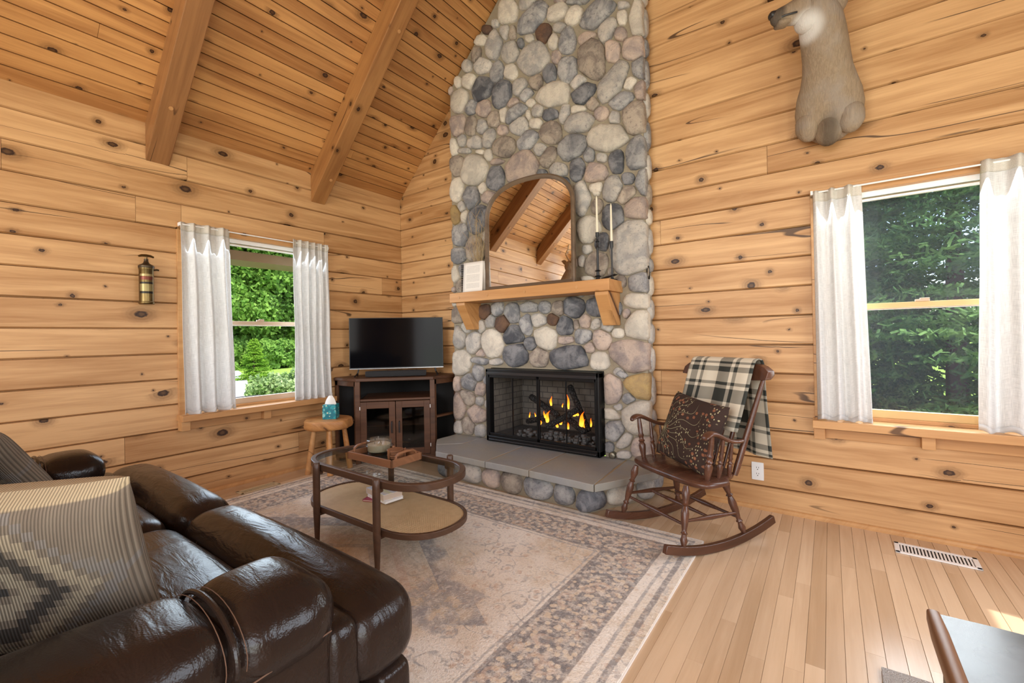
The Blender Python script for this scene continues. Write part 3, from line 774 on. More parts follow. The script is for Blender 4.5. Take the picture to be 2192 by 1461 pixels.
# slate slabs
FL = [(.915, -.40), (1.225, -.715), (1.75, -.728), (2.145, -.736), (2.655, -.765), (2.91, -.29)]
bk = [(.915, -.10), (1.225, -.10), (1.75, -.10), (2.145, -.10), (2.62, -.10), (2.91, -.0)]
SL = [[(.915, -.10), (.915, -.40), (1.06, -.548), (1.235, -.38), (1.235, -.10)], [(1.06, -.548), (1.225, -.715), (1.755, -.728), (1.735, -.10), (1.235, -.10), (1.235, -.38)],
      [(1.755, -.728), (2.15, -.736), (2.135, -.10), (1.735, -.10)], [(2.15, -.736), (2.655, -.765), (2.61, -.10), (2.135, -.10)], [(2.655, -.765), (2.91, -.29), (2.91, -.0), (2.61, -.0)]]
for pl in SL:
    cx = sum(p[0] for p in pl)/len(pl); cy = sum(p[1] for p in pl)/len(pl)
    # shrink for the joint, roughen the outer edge
    q = []
    for a, b in zip(pl, pl[1:]+pl[:1]):
        n = max(2, int(math.hypot(b[0]-a[0], b[1]-a[1])/.05))
        for i in range(n):
            x = a[0]+(b[0]-a[0])*i/n; y = a[1]+(b[1]-a[1])*i/n
            jx = (rt.random()-.5)*.006
            dx, dy = cx-x, cy-y; L = math.hypot(dx, dy)
            q.append((x+dx/L*(.0075+jx), y+dy/L*(.0075+jx)))
    m = MB(); m.prism(q, .172, HZ)
    obj('hearth_slab', m, M['slate'], fp, smooth=0, world=True, bevel=.005)
jm = MB()
for pl in SL: jm.prism([(p[0]*.985+.015*1.84, p[1]*.97-.005) for p in pl], .174, HZ-.004)
obj('hearth_joint', jm, M['joint'], fp, smooth=0, world=True)
# gas key valve set in the stones by the firebox
vm_ = MB(); c = px_on(920+1625/4.175, 760+898/4.175, 1, -.16)
vm_.lathe([(.007, 0), (.014, 0), (.024, .006), (.026, .02), (.026, .05)], 18, tilted((c[0], -.165, c[2]), (1, 0, 0), (0, 0, 1), (0, 1, 0)))
obj('gas_key_valve', vm_, plain('aged_brass', (.22, .2, .15), .4, .8), fp, world=True)

# ------------------------------------------------------------------ black fireplace insert
M['black'] = plain('black_steel', (.006, .006, .0065), .32, spec=.3)
M['blackgloss'] = plain('black_trim', (.02, .02, .022), .25)
M['fireglass'] = glass_mat('fire_door_glass', (.72, .72, .72), .035, .02)
tm = NT('firebrick'); bt = tm.n('ShaderNodeTexBrick'); x, y, zz = tm.xyz(tm.coord('Object'))
tm.link(tm.vec(tm.m('ADD', x, y), zz, 0.0), bt.inputs['Vector']); bt.inputs['Scale'].default_value = 4.5
bt.inputs['Color1'].default_value = (.27, .235, .19, 1); bt.inputs['Color2'].default_value = (.22, .19, .155, 1); bt.inputs['Mortar'].default_value = (.10, .09, .08, 1)
M['firebrick'] = tm.set(tm.mix(tm.noise(tm.coord('Object'), 5, 4), bt.outputs['Color'], (.045, .042, .04)), .9, 0, .2)
ins = thing('fireplace_insert', 'black metal fireplace insert with two folding glass doors', 'fireplace insert', (1.897, -.15, .222))
def ip(nm, boxes, mat, bev=.003, par=None):
    m = MB()
    for a, b in boxes: m.box(a, b)
    return obj(nm, m, mat, par or ins, smooth=0, bevel=bev, world=True)
X0, X1, Z0, Z1 = 1.35, 2.445, .224, .862
yo = -.205
ip('frame', [((X0, yo, Z0), (X0+.03, -.12, Z1)), ((X1-.03, yo, Z0), (X1, -.12, Z1)), ((X0, yo, Z1-.045), (X1, -.12, Z1)), ((X0, yo, Z0), (X1, -.12, Z0+.05))], M['black'], .008)
ip('hood', [((X0+.02, yo-.012, Z1-.05), (X1-.02, yo+.01, Z1-.025))], M['blackgloss'])
ip('lower_louver', [((X0+.03, yo-.008, Z0+.012), (X1-.03, yo+.01, Z0+.024))], M['blackgloss'])
mid = (X0+X1)/2
for a, b in ((X0+.03, mid-.002), (mid+.002, X1-.03)):
    d = ip('door', [((a, yo+.004, Z0+.05), (a+.012, yo+.022, Z1-.045)), ((b-.012, yo+.004, Z0+.05), (b, yo+.022, Z1-.045)), ((a, yo+.004, Z0+.05), (b, yo+.022, Z0+.075)), ((a, yo+.004, Z1-.075), (b, yo+.022, Z1-.045)), (((a+b)/2-.004, yo+.004, Z0+.07), ((a+b)/2+.004, yo+.018, Z1-.06))], M['black'], .002)
    ip('pane', [((a+.01, yo+.012, Z0+.07), (b-.01, yo+.015, Z1-.07))], M['fireglass'], 0, d)
    hx = b-.16 if a < mid-.1 else a+.10
    ip('handle', [((hx, yo-.01, Z0+.056), (hx+.075, yo+.004, Z0+.066))], plain('brushed_steel', (.62, .58, .52), .3, .9), .002, d)
ip('firebox', [((X0+.02, .36, Z0), (X1-.02, .38, Z1)), ((X0+.0, -.12, Z1-.03), (X1, .38, Z1))], plain('soot', (.035, .033, .031), .95), 0)
ip('brick_lining', [((X0+.005, -.12, Z0), (X0+.03, .36, Z1-.03)), ((X1-.03, -.12, Z0), (X1-.005, .36, Z1-.03)), ((X0+.02, .33, Z0), (X1-.02, .36, Z1-.03))], M['firebrick'], 0)
ip('ash_bed', [((X0+.02, -.18, Z0), (X1-.02, .36, Z0+.05))], plain('ash', (.07, .068, .065), 1.0, bump=(40, .9, .02)), 0)
# gas burner front of lava rock
rock = MB()
rk = random.Random(8)
for i in range(150):
    x = 1.62+.76*rk.random(); y = -.13+.16*rk.random(); r = .008+.014*rk.random(); zz = .275+.07*(1-abs(y+.05)/.12)*rk.random()
    rock.rbox((x, y, zz), (r*2, r*1.8, r*1.6), r*.6, 2, m=None)
obj('lava_rock', rock, plain('lava_rock', (.10, .098, .095), .95, bump=(60, .8, .01)), ins, smooth=60, world=True)
tag(bpy.data.objects['lava_rock'], kind='stuff')

# logs and flames
tm = NT('charred_log'); co = tm.coord('Object'); v = tm.voro(tm.vec(tm.m('MULTIPLY', tm.xyz(co)[0], 1.0), tm.m('MULTIPLY', tm.xyz(co)[1], 1.0), tm.m('MULTIPLY', tm.xyz(co)[2], .55)), 55, 'DISTANCE_TO_EDGE'); 
tm.bump(tm.step(v, 0, .25), .9, .01)
M['char'] = tm.set(tm.mix(tm.step(v, .0, .12), (.004, .004, .004), (.045, .042, .04)), .85, 0, .2)
def LP(u, v, y): return px_on(920+u/4.175, 760+v/4.175, 1, y)
LOGS = [((900, 365), .10, (1150, 545), .03, .027, 'long charred log leaning to the upper left in the fire'),
        ((870, 590), .10, (1060, 555), .06, .024, 'short charred log lying at the left of the fire'),
        ((1045, 640), -.10, (1330, 480), -.02, .026, 'charred log rising to the right in front of the fire'),
        ((1225, 560), .05, (1390, 690), .0, .027, 'charred log sloping down to the right of the fire'),
        ((1250, 270), .16, (1420, 680), .07, .026, 'tall charred log propped steeply at the right of the fire')]
for a, ya, b, yb, r, lab in LOGS:
    p0, p1 = Vector(LP(*a, ya)), Vector(LP(*b, yb))
    m = MB(); m.spindle((0, 0, 0), p1-p0, [(0, r*.75), (.015, r*.95)]+[(q/10, r*(1+.08*math.sin(q*2.3+r*900))) for q in range(1, 10)]+[(.985, r*.95), (1, r*.75)], 14)
    tag(obj('firewood_log', m, M['char'], smooth=60, loc=p0), lab, 'log', 'charred logs in the fireplace')
tm = NT('flame'); g = tm.xyz(tm.coord('Generated'))[2]
em = tm.n('ShaderNodeEmission'); tm.link(tm.ramp(g, [(0, (1, .46, .05)), (.45, (1, .24, .012)), (1, (.75, .06, .003))]), em.inputs[0]); em.inputs[1].default_value = 2.4
tm.link(em.outputs[0], tm.out.inputs[0]); M['flame'] = tm.mat
fire = thing('fire', 'bright orange flames licking between the charred logs', 'fire', tuple(LP(1150, 640, 0)))
FLM = [(890, 555, 42, 7), (945, 548, 30, 7), (1050, 600, 90, 22), (1085, 450, 70, 13), (1185, 465, 32, 6), (1240, 480, 105, 12), (1290, 545, 45, 22), (1350, 640, 110, 24), (1375, 690, 95, 13), (1140, 645, 42, 16), (1235, 660, 48, 18), (1170, 620, 35, 16), (985, 620, 38, 16), (1440, 640, 62, 9), (1030, 560, 52, 12), (1320, 540, 36, 18)]
rfl = random.Random(2)
for k, (u, v, hh, ww) in enumerate(FLM):
    p = LP(u, v, -.03+.05*rfl.random()); H = 1.3*hh/4.175/942*3.55; Wd = 1.25*ww/4.175/942*3.55
    m = MB(); rings = []; n = 8; lean = (rfl.random()-.35)*.5
    for q in range(9):
        t_ = q/8; r = Wd*(math.sin(PI*min(1, t_*.85+.12))**.8)*(1-t_)**.55+.0006
        cx = lean*H*t_*t_+Wd*.6*math.sin(5*t_+k)*t_
        rings.append([(cx+r*math.cos(2*PI*j/n), .5*r*math.sin(2*PI*j/n), H*t_) for j in range(n)])
    m.loft(rings); obj('flame', m, M['flame'], fire, loc=Vector(p)-fire.location)

# ------------------------------------------------------------------ mantel shelf
mt = thing('mantel_shelf', 'thick timber mantel shelf carried on two angled brackets', 'mantel', (1.85, -.13, 1.2))
m = MB(); m.box((1.085, -.372, 1.456), (2.612, -.118, 1.541))
o = obj('shelf', m, M['mantelwood'], mt, smooth=0, world=True, bevel=.005)
for x in (1.20, 1.52, 1.90, 2.36):
    pm = MB(); pm.lathe([(.001, 0), (.011, 0), (.012, .003), (.012, .02)], 12, tilted((x, -.3745, 1.497), (1, 0, 0), (0, 0, 1), (0, 1, 0))); obj('peg', pm, M['trim'], mt, world=True)
for x in (1.14, 2.49):
    m = MB(); m.prism([(-.118, 1.456), (-.345, 1.456), (-.345, 1.43), (-.215, 1.215), (-.118, 1.215)], 0, .10, tilted((x, 0, 0), (0, 1, 0), (0, 0, 1), (1, 0, 0)))
    b = obj('bracket', m, M['mantelwood'], mt, smooth=0, world=True, bevel=.004)
    pm = MB(); d = Vector((0, .13, -.215)).normalized()
    pm.lathe([(.001, 0), (.010, 0), (.011, .003), (.011, .02)], 12, Matrix.Translation((x+.05, -.243, 1.262)) @ Vector((0, .215, .13)).to_track_quat('Z', 'Y').to_matrix().to_4x4())
    obj('peg', pm, M['trim'], mt, world=True)
# ------------------------------------------------------------------ arched mirror leaning on the mantel
M['walnut_frame'] = wood('dark_frame_wood', (.17, .115, .07), (.085, .055, .035), (.02, .012, .008), knots=0, cracks=False, rough=.4, cell=(.3, .1))
tm = NT('mirror_glass'); M['mirror'] = tm.set((.93, .93, .93), .01, 1.0)
mir = thing('arched_mirror', 'arched mirror in a dark wooden frame leaning on the stone chimney', 'mirror', (1.87, -.268, 1.541))
mir.rotation_euler = (-.016, 0, 0)
def arch(w, h, sh, top, inset=0.0):
    """outline from lower left, counterclockwise: straight sides, shoulders, shallow arch"""
    pts = [(-w/2+inset, inset), (w/2-inset, inset)]
    for k in range(25):
        t_ = PI*k/24
        c_, s_ = math.cos(t_), math.sin(t_)
        x = math.copysign(abs(c_)**(2/2.35), c_)*(w/2-inset); z = sh+(top-sh-inset)*abs(s_)**(2/2.35)
        pts.append((x, z))
    return pts
WM, HM, SHM = .872, .905, .615
outer, inner = arch(WM, HM, SHM, HM), arch(WM, HM, SHM, HM, .036)
mid1 = arch(WM, HM, SHM, HM, .012); mid2 = arch(WM, HM, SHM, HM, .026)
m = MB()
rings = [[(p[0], 0.0, p[1]) for p in outer], [(p[0], -.022, p[1]) for p in outer], [(p[0], -.032, p[1]) for p in mid1], [(p[0], -.026, p[1]) for p in mid2], [(p[0], -.012, p[1]) for p in inner], [(p[0], 0.0, p[1]) for p in inner]]
n = len(outer); vs = [q for r in rings for q in r]; fs = []
for k in range(6):
    for i in range(n):
        j = (i+1) % n; k2 = (k+1) % 6
        fs.append((k*n+i, k*n+j, k2*n+j, k2*n+i))
m.add(vs, fs); obj('frame', m, M['walnut_frame'], mir, smooth=35)
m = MB(); m.prism([(p[0], p[1]) for p in arch(WM, HM, SHM, HM, .034)], .004, .010, Matrix.Rotation(PI/2, 4, 'X')); obj('mirror_glass', m, M['mirror'], mir, smooth=0)

# candlesticks
M['iron'] = plain('black_iron', (.015, .016, .018), .45)
M['wax'] = plain('ivory_wax', (.80, .74, .58), .5, Subsurface_Weight=.1)
for x, y, H, ch, turned, lab in ((2.475, -.25, .36, .275, True, 'taller black iron candlestick with turned rings on the mantel'), (2.575, -.225, .285, .28, False, 'slim plain black iron candlestick with a side tray on the mantel')):
    c = thing('candlestick', lab, 'candlestick', (x, y, 1.5415), group='black candlesticks on the mantel')
    m = MB()
    if turned: m.lathe([(.001, 0), (.042, 0), (.044, .006), (.02, .012), (.012, .03), (.026, .036), (.012, .044), (.010, .07), (.024, .076), (.010, .084), (.0085, .12), (.0085, .24), (.014, .25), (.0085, .258), (.0085, .285), (.016, .292), (.009, .30), (.008, .325), (.013, .332), (.013, H), (.009, H)], 20)
    else: m.lathe([(.001, 0), (.036, 0), (.038, .005), (.012, .012), (.007, .03), (.0065, .05), (.0065, H-.06), (.013, H-.04), (.013, H), (.009, H)], 20)
    obj('stem', m, M['iron'], c)
    if not turned:
        m = MB(); m.sweep([(-.075, 0, .018), (-.03, 0, .03), (.0, 0, .034), (.03, 0, .042)], [(-.03, -.002), (.03, -.002), (.03, .002), (-.03, .002)]); obj('side_tray', m, M['iron'], c, smooth=0)
    k = thing('taper_candle', 'ivory taper candle in the %s candlestick' % ('taller turned' if turned else 'slim plain'), 'candle', (x, y, 1.5415+H-.004), group='ivory taper candles')
    m = MB(); m.lathe([(.001, 0), (.0095, 0), (.0092, .02), (.0065, ch-.02), (.003, ch-.004), (.001, ch)], 14); obj('wax_stick', m, M['wax'], k)
    m = MB(); m.tube([(0, 0, ch-.002), (.0005, 0, ch+.010)], .0009, 6); obj('wick', m, M['iron'], k)

# guest book standing open on the mantel
M['paper'] = plain('paper', (.80, .76, .70), .8)
tm = NT('printed_page'); u, v, _ = tm.xyz(tm.coord('UV'))
ln = tm.m('FRACT', tm.m('MULTIPLY', v, 24)); row = tm.m('FLOOR', tm.m('MULTIPLY', v, 24))
txt = tm.m('MULTIPLY', tm.step(tm.m('ABSOLUTE', tm.m('SUBTRACT', ln, .5)), .24, .16), tm.step(tm.noise(tm.vec(tm.m('MULTIPLY', u, 60), row), 1, 2), .40, .47))
win = tm.m('MULTIPLY', tm.m('MULTIPLY', tm.step(u, .16, .18), tm.step(u, .86, .84)), tm.m('MULTIPLY', tm.step(v, .12, .13), tm.step(v, .90, .89)))
para = tm.m('MULTIPLY', tm.m('MULTIPLY', txt, win), tm.step(tm.m('FRACT', tm.m('MULTIPLY', row, .143)), .10, .16))
M['page'] = tm.set(tm.mix(tm.m('MULTIPLY', para, .55), (.80, .76, .70), (.30, .28, .27)), .8)
gb = thing('guest_book', 'white spiral bound guest book standing on the mantel before the mirror', 'book', (1.33, -.315, 1.5415), rz=math.radians(2))
for sgn, d0, d1 in ((1, -.028, -.008), (-1, .03, .012)):
    m = MB(); m.grid(8, 10, lambda a, b: (-.105+.215*a, d0+(d1-d0)*b, .0+.262*b), False); obj('page', m, M['page'] if sgn > 0 else M['paper'], gb, solid=.004)
for k in range(15):
    m = MB(); z = .02+.22*k/14
    m.tube([(-.108+.016*math.cos(a)-.012, -.005+.016*math.sin(a), z) for a in np.linspace(0, 2*PI, 11)], .0035, 6); obj('spiral_ring', m, M['iron'], gb)

# dried twigs on the mantel beside the mirror
M['twig'] = plain('dried_stem', (.42, .31, .17), .9)
tw = thing('dried_twigs', 'spray of dried twigs leaning against the chimney stones beside the mirror', 'twigs', (1.31, -.2, 1.542))
r_ = random.Random(12)
for k in range(18):
    dx = -.22+.44*r_.random() if k < 15 else .05; H = .38+.42*r_.random(); y1 = -.02-.03*r_.random()
    pts = [(.02*(r_.random()-.5)+dx*q*(.4+.6*q), y1*math.sin(2.5*q)+.02*(1-q)*0, H*q) for q in np.linspace(0, 1, 8)]
    m = MB(); m.tube(pts, lambda s: .0034*(1-.7*s), 5)
    for b in range(5):
        q = 3+b % 5; p = Vector(pts[min(7, q)]); e = p+Vector(((r_.random()-.5)*.14, -.01*r_.random(), .03+.06*r_.random())); m.tube([p, (p+e)/2+Vector((0, 0, .005)), e], .0014, 4)
    obj('stem', m, M['twig'], tw)

# ------------------------------------------------------------------ brass extinguisher on the left wall
tm = NT('aged_brass_body'); n1 = tm.noise(tm.coord('Object'), 14, 4)
M['brass'] = tm.set(tm.mix(n1, (.075, .05, .022), (.24, .17, .07)), tm.m('ADD', .22, tm.m('MULTIPLY', n1, .2)), 1.0)
M['brassdark'] = plain('dark_brass', (.07, .05, .03), .4, .8)
ex = thing('brass_fire_extinguisher', 'small antique brass fire extinguisher hung on the left wall', 'extinguisher', (.058, -2.272, 1.41))
m = MB(); m.lathe([(.001, 0), (.041, 0), (.044, .006), (.044, .014), (.0405, .018), (.0405, .235), (.043, .24), (.043, .248)], 28); obj('cylinder', m, M['brass'], ex)
m = MB(); m.lathe([(.043, .246), (.0445, .25), (.0445, .262), (.036, .27), (.024, .276), (.016, .284), (.012, .298), (.012, .31)], 28); obj('cap', m, M['brassdark'], ex)
m = MB(); m.tube([(0, 0, .30), (0, 0, .322)], .007, 10); m.tube([(0, -.042, .326), (0, -.024, .333), (0, 0, .335), (0, .024, .333), (0, .042, .326)], lambda s: .006+.003*math.sin(PI*s), 8); obj('pump_handle', m, M['brass'], ex)
m = MB(); m.tube([(.01, .03, .235), (.015, .055, .24), (.015, .066, .238)], .006, 8); obj('nozzle', m, M['brassdark'], ex)
# embossed label: dark bands, gold panels and red lettering band
for z0, z1, col in ((.19, .205, (.30, .23, .10)), (.165, .188, (.14, .04, .025)), (.138, .150, (.02, .018, .015)), (.088, .136, (.26, .21, .09)), (.072, .086, (.015, .014, .012))):
    m = MB(); R = .0408
    m.grid(12, 2, lambda a, b: (R*math.cos(-1.25+2.0*a), R*math.sin(-1.25+2.0*a), z0+(z1-z0)*b)); obj('label_band', m, plain('label_%d' % int(z0*1000), col, .35, .7), ex)
m = MB(); m.box((-.058, -.012, .1), (-.04, .012, .2)); m.box((-.058, -.02, .02), (-.04, .02, .03)); obj('wall_bracket', m, M['iron'], ex, smooth=0)

# ------------------------------------------------------------------ wall outlet
ot = thing('wall_outlet', 'white duplex outlet on the pine wall under the plaid blanket', 'outlet', (3.456, 0.0, .243))
m = MB(); m.rbox((0, -.003, 0), (.07, .007, .115), .003, 4); obj('cover_plate', m, M['white'], ot)
for s in (-1, 1):
    m = MB(); m.lathe([(.001, .0), (.0165, 0), (.0165, .003), (.001, .003)], 24, tilted((0, -.007, s*.0195), (1, 0, 0), (0, 0, 1), (0, 1, 0))); rcp = obj('receptacle', m, M['white'], ot)
    for dx in (-.006, .006):
        m = MB(); m.box((dx-.0012, -.0076, s*.0195), (dx+.0012, -.0068, s*.0195+.009)); obj('slot', m, M['darkgap'], rcp, smooth=0)
    m = MB(); m.lathe([(.001, 0), (.003, 0), (.003, .001)], 10, tilted((0, -.0076, s*.0195-.008), (1, 0, 0), (0, 0, 1), (0, 1, 0))); obj('ground_hole', m, M['darkgap'], rcp)
m = MB(); m.lathe([(.001, 0), (.0025, 0), (.0025, .001)], 10, tilted((0, -.0074, 0), (1, 0, 0), (0, 0, 1), (0, 1, 0))); obj('screw', m, M['whitemetal'], ot)

# ------------------------------------------------------------------ floor registers
def register(label, loc, rz, w, d, mat, nsl):
    r = thing('floor_register', label, 'floor vent', loc, rz, group='floor vents')
    m = MB(); b = .022
    m.box((-w/2, -d/2, 0), (w/2, -d/2+b, .006)); m.box((-w/2, d/2-b, 0), (w/2, d/2, .006)); m.box((-w/2, -d/2, 0), (-w/2+b, d/2, .006)); m.box((w/2-b, -d/2, 0), (w/2, d/2, .006))
    obj('rim', m, mat, r, smooth=0, bevel=.003)
    m = MB(); m.box((-w/2+b*.8, -d/2+b*.8, .0002), (w/2-b*.8, d/2-b*.8, .001)); obj('dark_well', m, M['darkgap'], r, smooth=0)
    iw = w-2*b
    for k in range(nsl):
        x = -iw/2+iw*(k+.5)/nsl
        m = MB(); m.box((x-iw/nsl*.26, -d/2+b, .001), (x+iw/nsl*.26, d/2-b, .005)); obj('slat', m, mat, r, smooth=0)
register('white metal floor vent by the wall under the spruce window', (4.265, -.205, .0), math.radians(-2), .315, .14, M['whitemetal'], 20)
register('almond floor vent by the left wall beside the rug', (.228, -1.635, .0), PI/2, .29, .105, plain('almond_metal', (.55, .45, .28), .4), 20)

# ------------------------------------------------------------------ mounted deer: one continuous body
def fur_mat(name):
    t = NT(name); c = t.coord('Object'); x, y, z = t.xyz(c)
    n1 = t.noise(t.vec(t.m('MULTIPLY', x, 90), t.m('MULTIPLY', y, 60), t.m('MULTIPLY', z, 14)), 1, 3, .6, 1.2); n2 = t.noise(c, 7, 3)
    col = t.mix(n1, (.16, .115, .075), (.40, .30, .20)); col = t.mix(t.m('MULTIPLY', t.step(n2, .4, .7), .5), col, (.30, .265, .235))
    # darker brisket between the shoulders
    br = t.m('MULTIPLY', t.step(t.m('ABSOLUTE', x), .06, .015), t.step(z, .17, .06)); col = t.mix(t.m('MULTIPLY', br, .75), col, (.07, .05, .035))
    dw = t.vm('DISTANCE', c, tuple(FUR_W)); col = t.mix(t.m('MULTIPLY', t.step(dw, .105, .055), .85), col, (.62, .595, .56))
    dn = t.vm('DISTANCE', c, tuple(FUR_N)); col = t.mix(t.m('MULTIPLY', t.step(dn, .085, .05), .8), col, (.05, .042, .036))
    t.bump(n1, .5, .008)
    return t.set(col, .85, 0, .15)
_ax = Vector((-.84, -.52, -.14)).normalized(); _sd = _ax.cross(Vector((0, 0, 1))).normalized(); _up = _sd.cross(_ax); _c0 = Vector((-.02, -.30, .69))
FUR_W = _c0+_ax*.10+_up*-.12; FUR_N = _c0+_ax*.27+_up*-.02
M['fur'] = fur_mat('deer_fur')
M['fur_white'] = plain('white_fur', (.72, .69, .65), .9, bump=(120, .5, .006))
M['fur_dark'] = plain('dark_muzzle', (.02, .018, .017), .4)
M['antler'] = plain('antler', (.45, .36, .24), .6)
def deer(label, frame):
    d = thing('deer_mount', label, 'deer mount', group='mounted deer heads'); d.matrix_basis = frame
    # local: x along the wall, y away from the wall (negative = into the room), z up; origin at the lowest point
    rings = []; n = 28
    spec = [(.010, -.045, .055, .045, 0), (.05, -.070, .118, .068, 0), (.11, -.085, .158, .083, 0), (.18, -.098, .166, .094, 0), (.25, -.118, .156, .108, 0), (.31, -.145, .134, .115, 0), (.37, -.175, .118, .115, -.004),
            (.43, -.205, .112, .112, -.008), (.49, -.235, .110, .110, -.014), (.55, -.265, .108, .108, -.022), (.61, -.295, .102, .105, -.03), (.68, -.315, .085, .10, -.04)]
    for z, yc, rx, ry, xo in spec:
        r = []
        for k in range(n):
            a = 2*PI*k/n; c_, s_ = math.cos(a), math.sin(a)
            lob = 1.0
            if z < .2: lob = 1-.22*math.exp(-((a-1.5*PI)/.22)**2)*(1-abs(z-.08)/.14 if abs(z-.08) < .14 else 0)   # cleft between the shoulders
            yy = yc+ry*s_*lob
            if z < .30: yy = min(yy, -.002)
            r.append((xo+rx*c_*(1+.04*math.sin(2*a)), min(yy, -.002), z+.02*(s_ if z > .4 else 0)))
        rings.append(r)
    fine = []
    for a_, b_ in zip(rings[:-1], rings[1:]): fine += [[tuple(np.array(p)*(1-q)+np.array(w)*q) for p, w in zip(a_, b_)] for q in (0, .5)]
    m = MB(); m.loft(fine+[rings[-1]])
    for s_x in (-1, 1): m.rbox((s_x*.098, -.105, .105), (.115, .10, .15), .05, 8, (.01, .02, .02))
    m.rbox((-.005, -.10, .055), (.115, .11, .14), .05, 8, (.01, .02, .02))
    obj('neck_and_shoulders', m, M['fur'], d, smooth=180)
    # head, turned to the left of the picture
    hd = []
    ax = Vector((-.84, -.52, -.14)).normalized(); sd = ax.cross(Vector((0, 0, 1))).normalized(); up = sd.cross(ax)
    c0 = Vector((-.02, -.30, .69))
    for t_, rw, rh, dz in ((-.12, .03, .035, .0), (-.10, .075, .08, .0), (-.04, .092, .105, .0), (.04, .085, .10, -.005), (.10, .068, .082, -.015), (.16, .05, .064, -.028), (.21, .043, .052, -.036), (.25, .040, .045, -.04), (.272, .028, .032, -.04), (.28, .006, .008, -.04)):
        hd.append([c0+ax*t_+up*dz+sd*(rw*math.cos(2*PI*k/20))+up*(rh*math.sin(2*PI*k/20)) for k in range(20)])
    m = MB(); m.loft(hd); obj('head', m, M['fur'], d, smooth=180, sub=1)
    m = MB(); m.rbox((0, 0, 0), (.05, .05, .04), .018, 4, m=tilted(c0+ax*.262+up*-.02, sd, ax, up)); obj('nose', m, M['fur_dark'], d, smooth=180)
    m = MB(); m.tube([c0+ax*.272+up*-.05-sd*.0, c0+ax*.23+up*-.058-sd*.043, c0+ax*.17+up*-.058-sd*.052], .005, 8); m.tube([c0+ax*.272+up*-.05, c0+ax*.23+up*-.058+sd*.043, c0+ax*.17+up*-.058+sd*.052], .005, 8); obj('mouth', m, M['fur_dark'], d)
    m = MB(); m.rbox((0, 0, 0), (.07, .07, .03), .015, 4, m=tilted(c0+ax*.225+up*-.075, sd, ax, up)); obj('chin', m, M['fur'], d, smooth=180)
    m = MB(); m.rbox((0, 0, 0), (.125, .17, .13), .06, 8, m=tilted(c0+ax*.07+up*-.085, sd, ax, up)); obj('throat', m, M['fur'], d, smooth=180)
    for s in (-1, 1):
        m = MB(); m.lathe([(.001, -.013), (.009, -.009), (.013, 0), (.009, .009), (.001, .013)], 14, Matrix.Translation(c0+ax*.06+sd*(s*.078)+up*.025)); obj('eye', m, M['fur_dark'], d)
        m = MB(); e0 = c0-ax*.06+sd*(s*.07)+up*.06
        m.loft([[e0+sd*(s*q*.15)+up*(q*.06)+up*(w*math.cos(a))+ax*(.012*math.sin(a)-.02*q) for a in np.linspace(0, 2*PI, 10, endpoint=False)] for q, w in ((0, .018), (.25, .038), (.55, .042), (.85, .022), (1, .004))]); obj('ear', m, M['fur'], d, smooth=180)
        b0 = c0-ax*.03+sd*(s*.035)+up*.09
        m = MB(); m.tube([b0, b0+up*.12+sd*s*.07-ax*.05, b0+up*.22+sd*s*.15, b0+up*.28+sd*s*.16+ax*.10, b0+up*.30+sd*s*.13+ax*.18], lambda q: .016*(1-.7*q), 8)
        for q, hh in ((.12, .14), (.22, .16), (.28, .12)): m.tube([b0+up*q+sd*s*(.07+q*.3)+ax*(q*.3-.06), b0+up*(q+hh*.6)+sd*s*(.075+q*.3)+ax*(q*.3-.05), b0+up*(q+hh)+sd*s*(.06+q*.3)+ax*(q*.3-.03)], lambda a: .010*(1-.75*a), 6)
        obj('antler', m, M['antler'], d)
    return d
deer('mounted deer with white throat hung on the pine wall above the rocking chair side', tilted((3.872, 0, 2.255), (1, 0, 0), (0, 1, 0), (0, 0, 1)))
d2 = deer('second mounted deer on the left wall, seen reflected in the mantel mirror', tilted((0, -3.95, 1.75), (0, 1, 0), (-1, 0, 0), (0, 0, 1)))
# ------------------------------------------------------------------ corner television stand
M['dkwood'] = wood('walnut_stand', (.125, .054, .025), (.06, .025, .012), (.02, .01, .006), knots=0, cracks=False, rough=.45, tint=.1)
M['tvblack'] = plain('tv_screen', (.003, .003, .004), .08, spec=.08)
M['plastic'] = plain('black_plastic', (.012, .012, .012), .4)
R45 = PI/4
def DG(s, k, z=0.0):           # s along the front, k distance from the corner along the diagonal
    return ((k+s)*S2, (s-k)*S2, z)
KF = 1.2*S2                    # front plane
tv_st = thing('corner_tv_stand', 'dark walnut corner television stand with two glass doors', 'tv stand', (KF*S2, -KF*S2, 0), rz=R45)
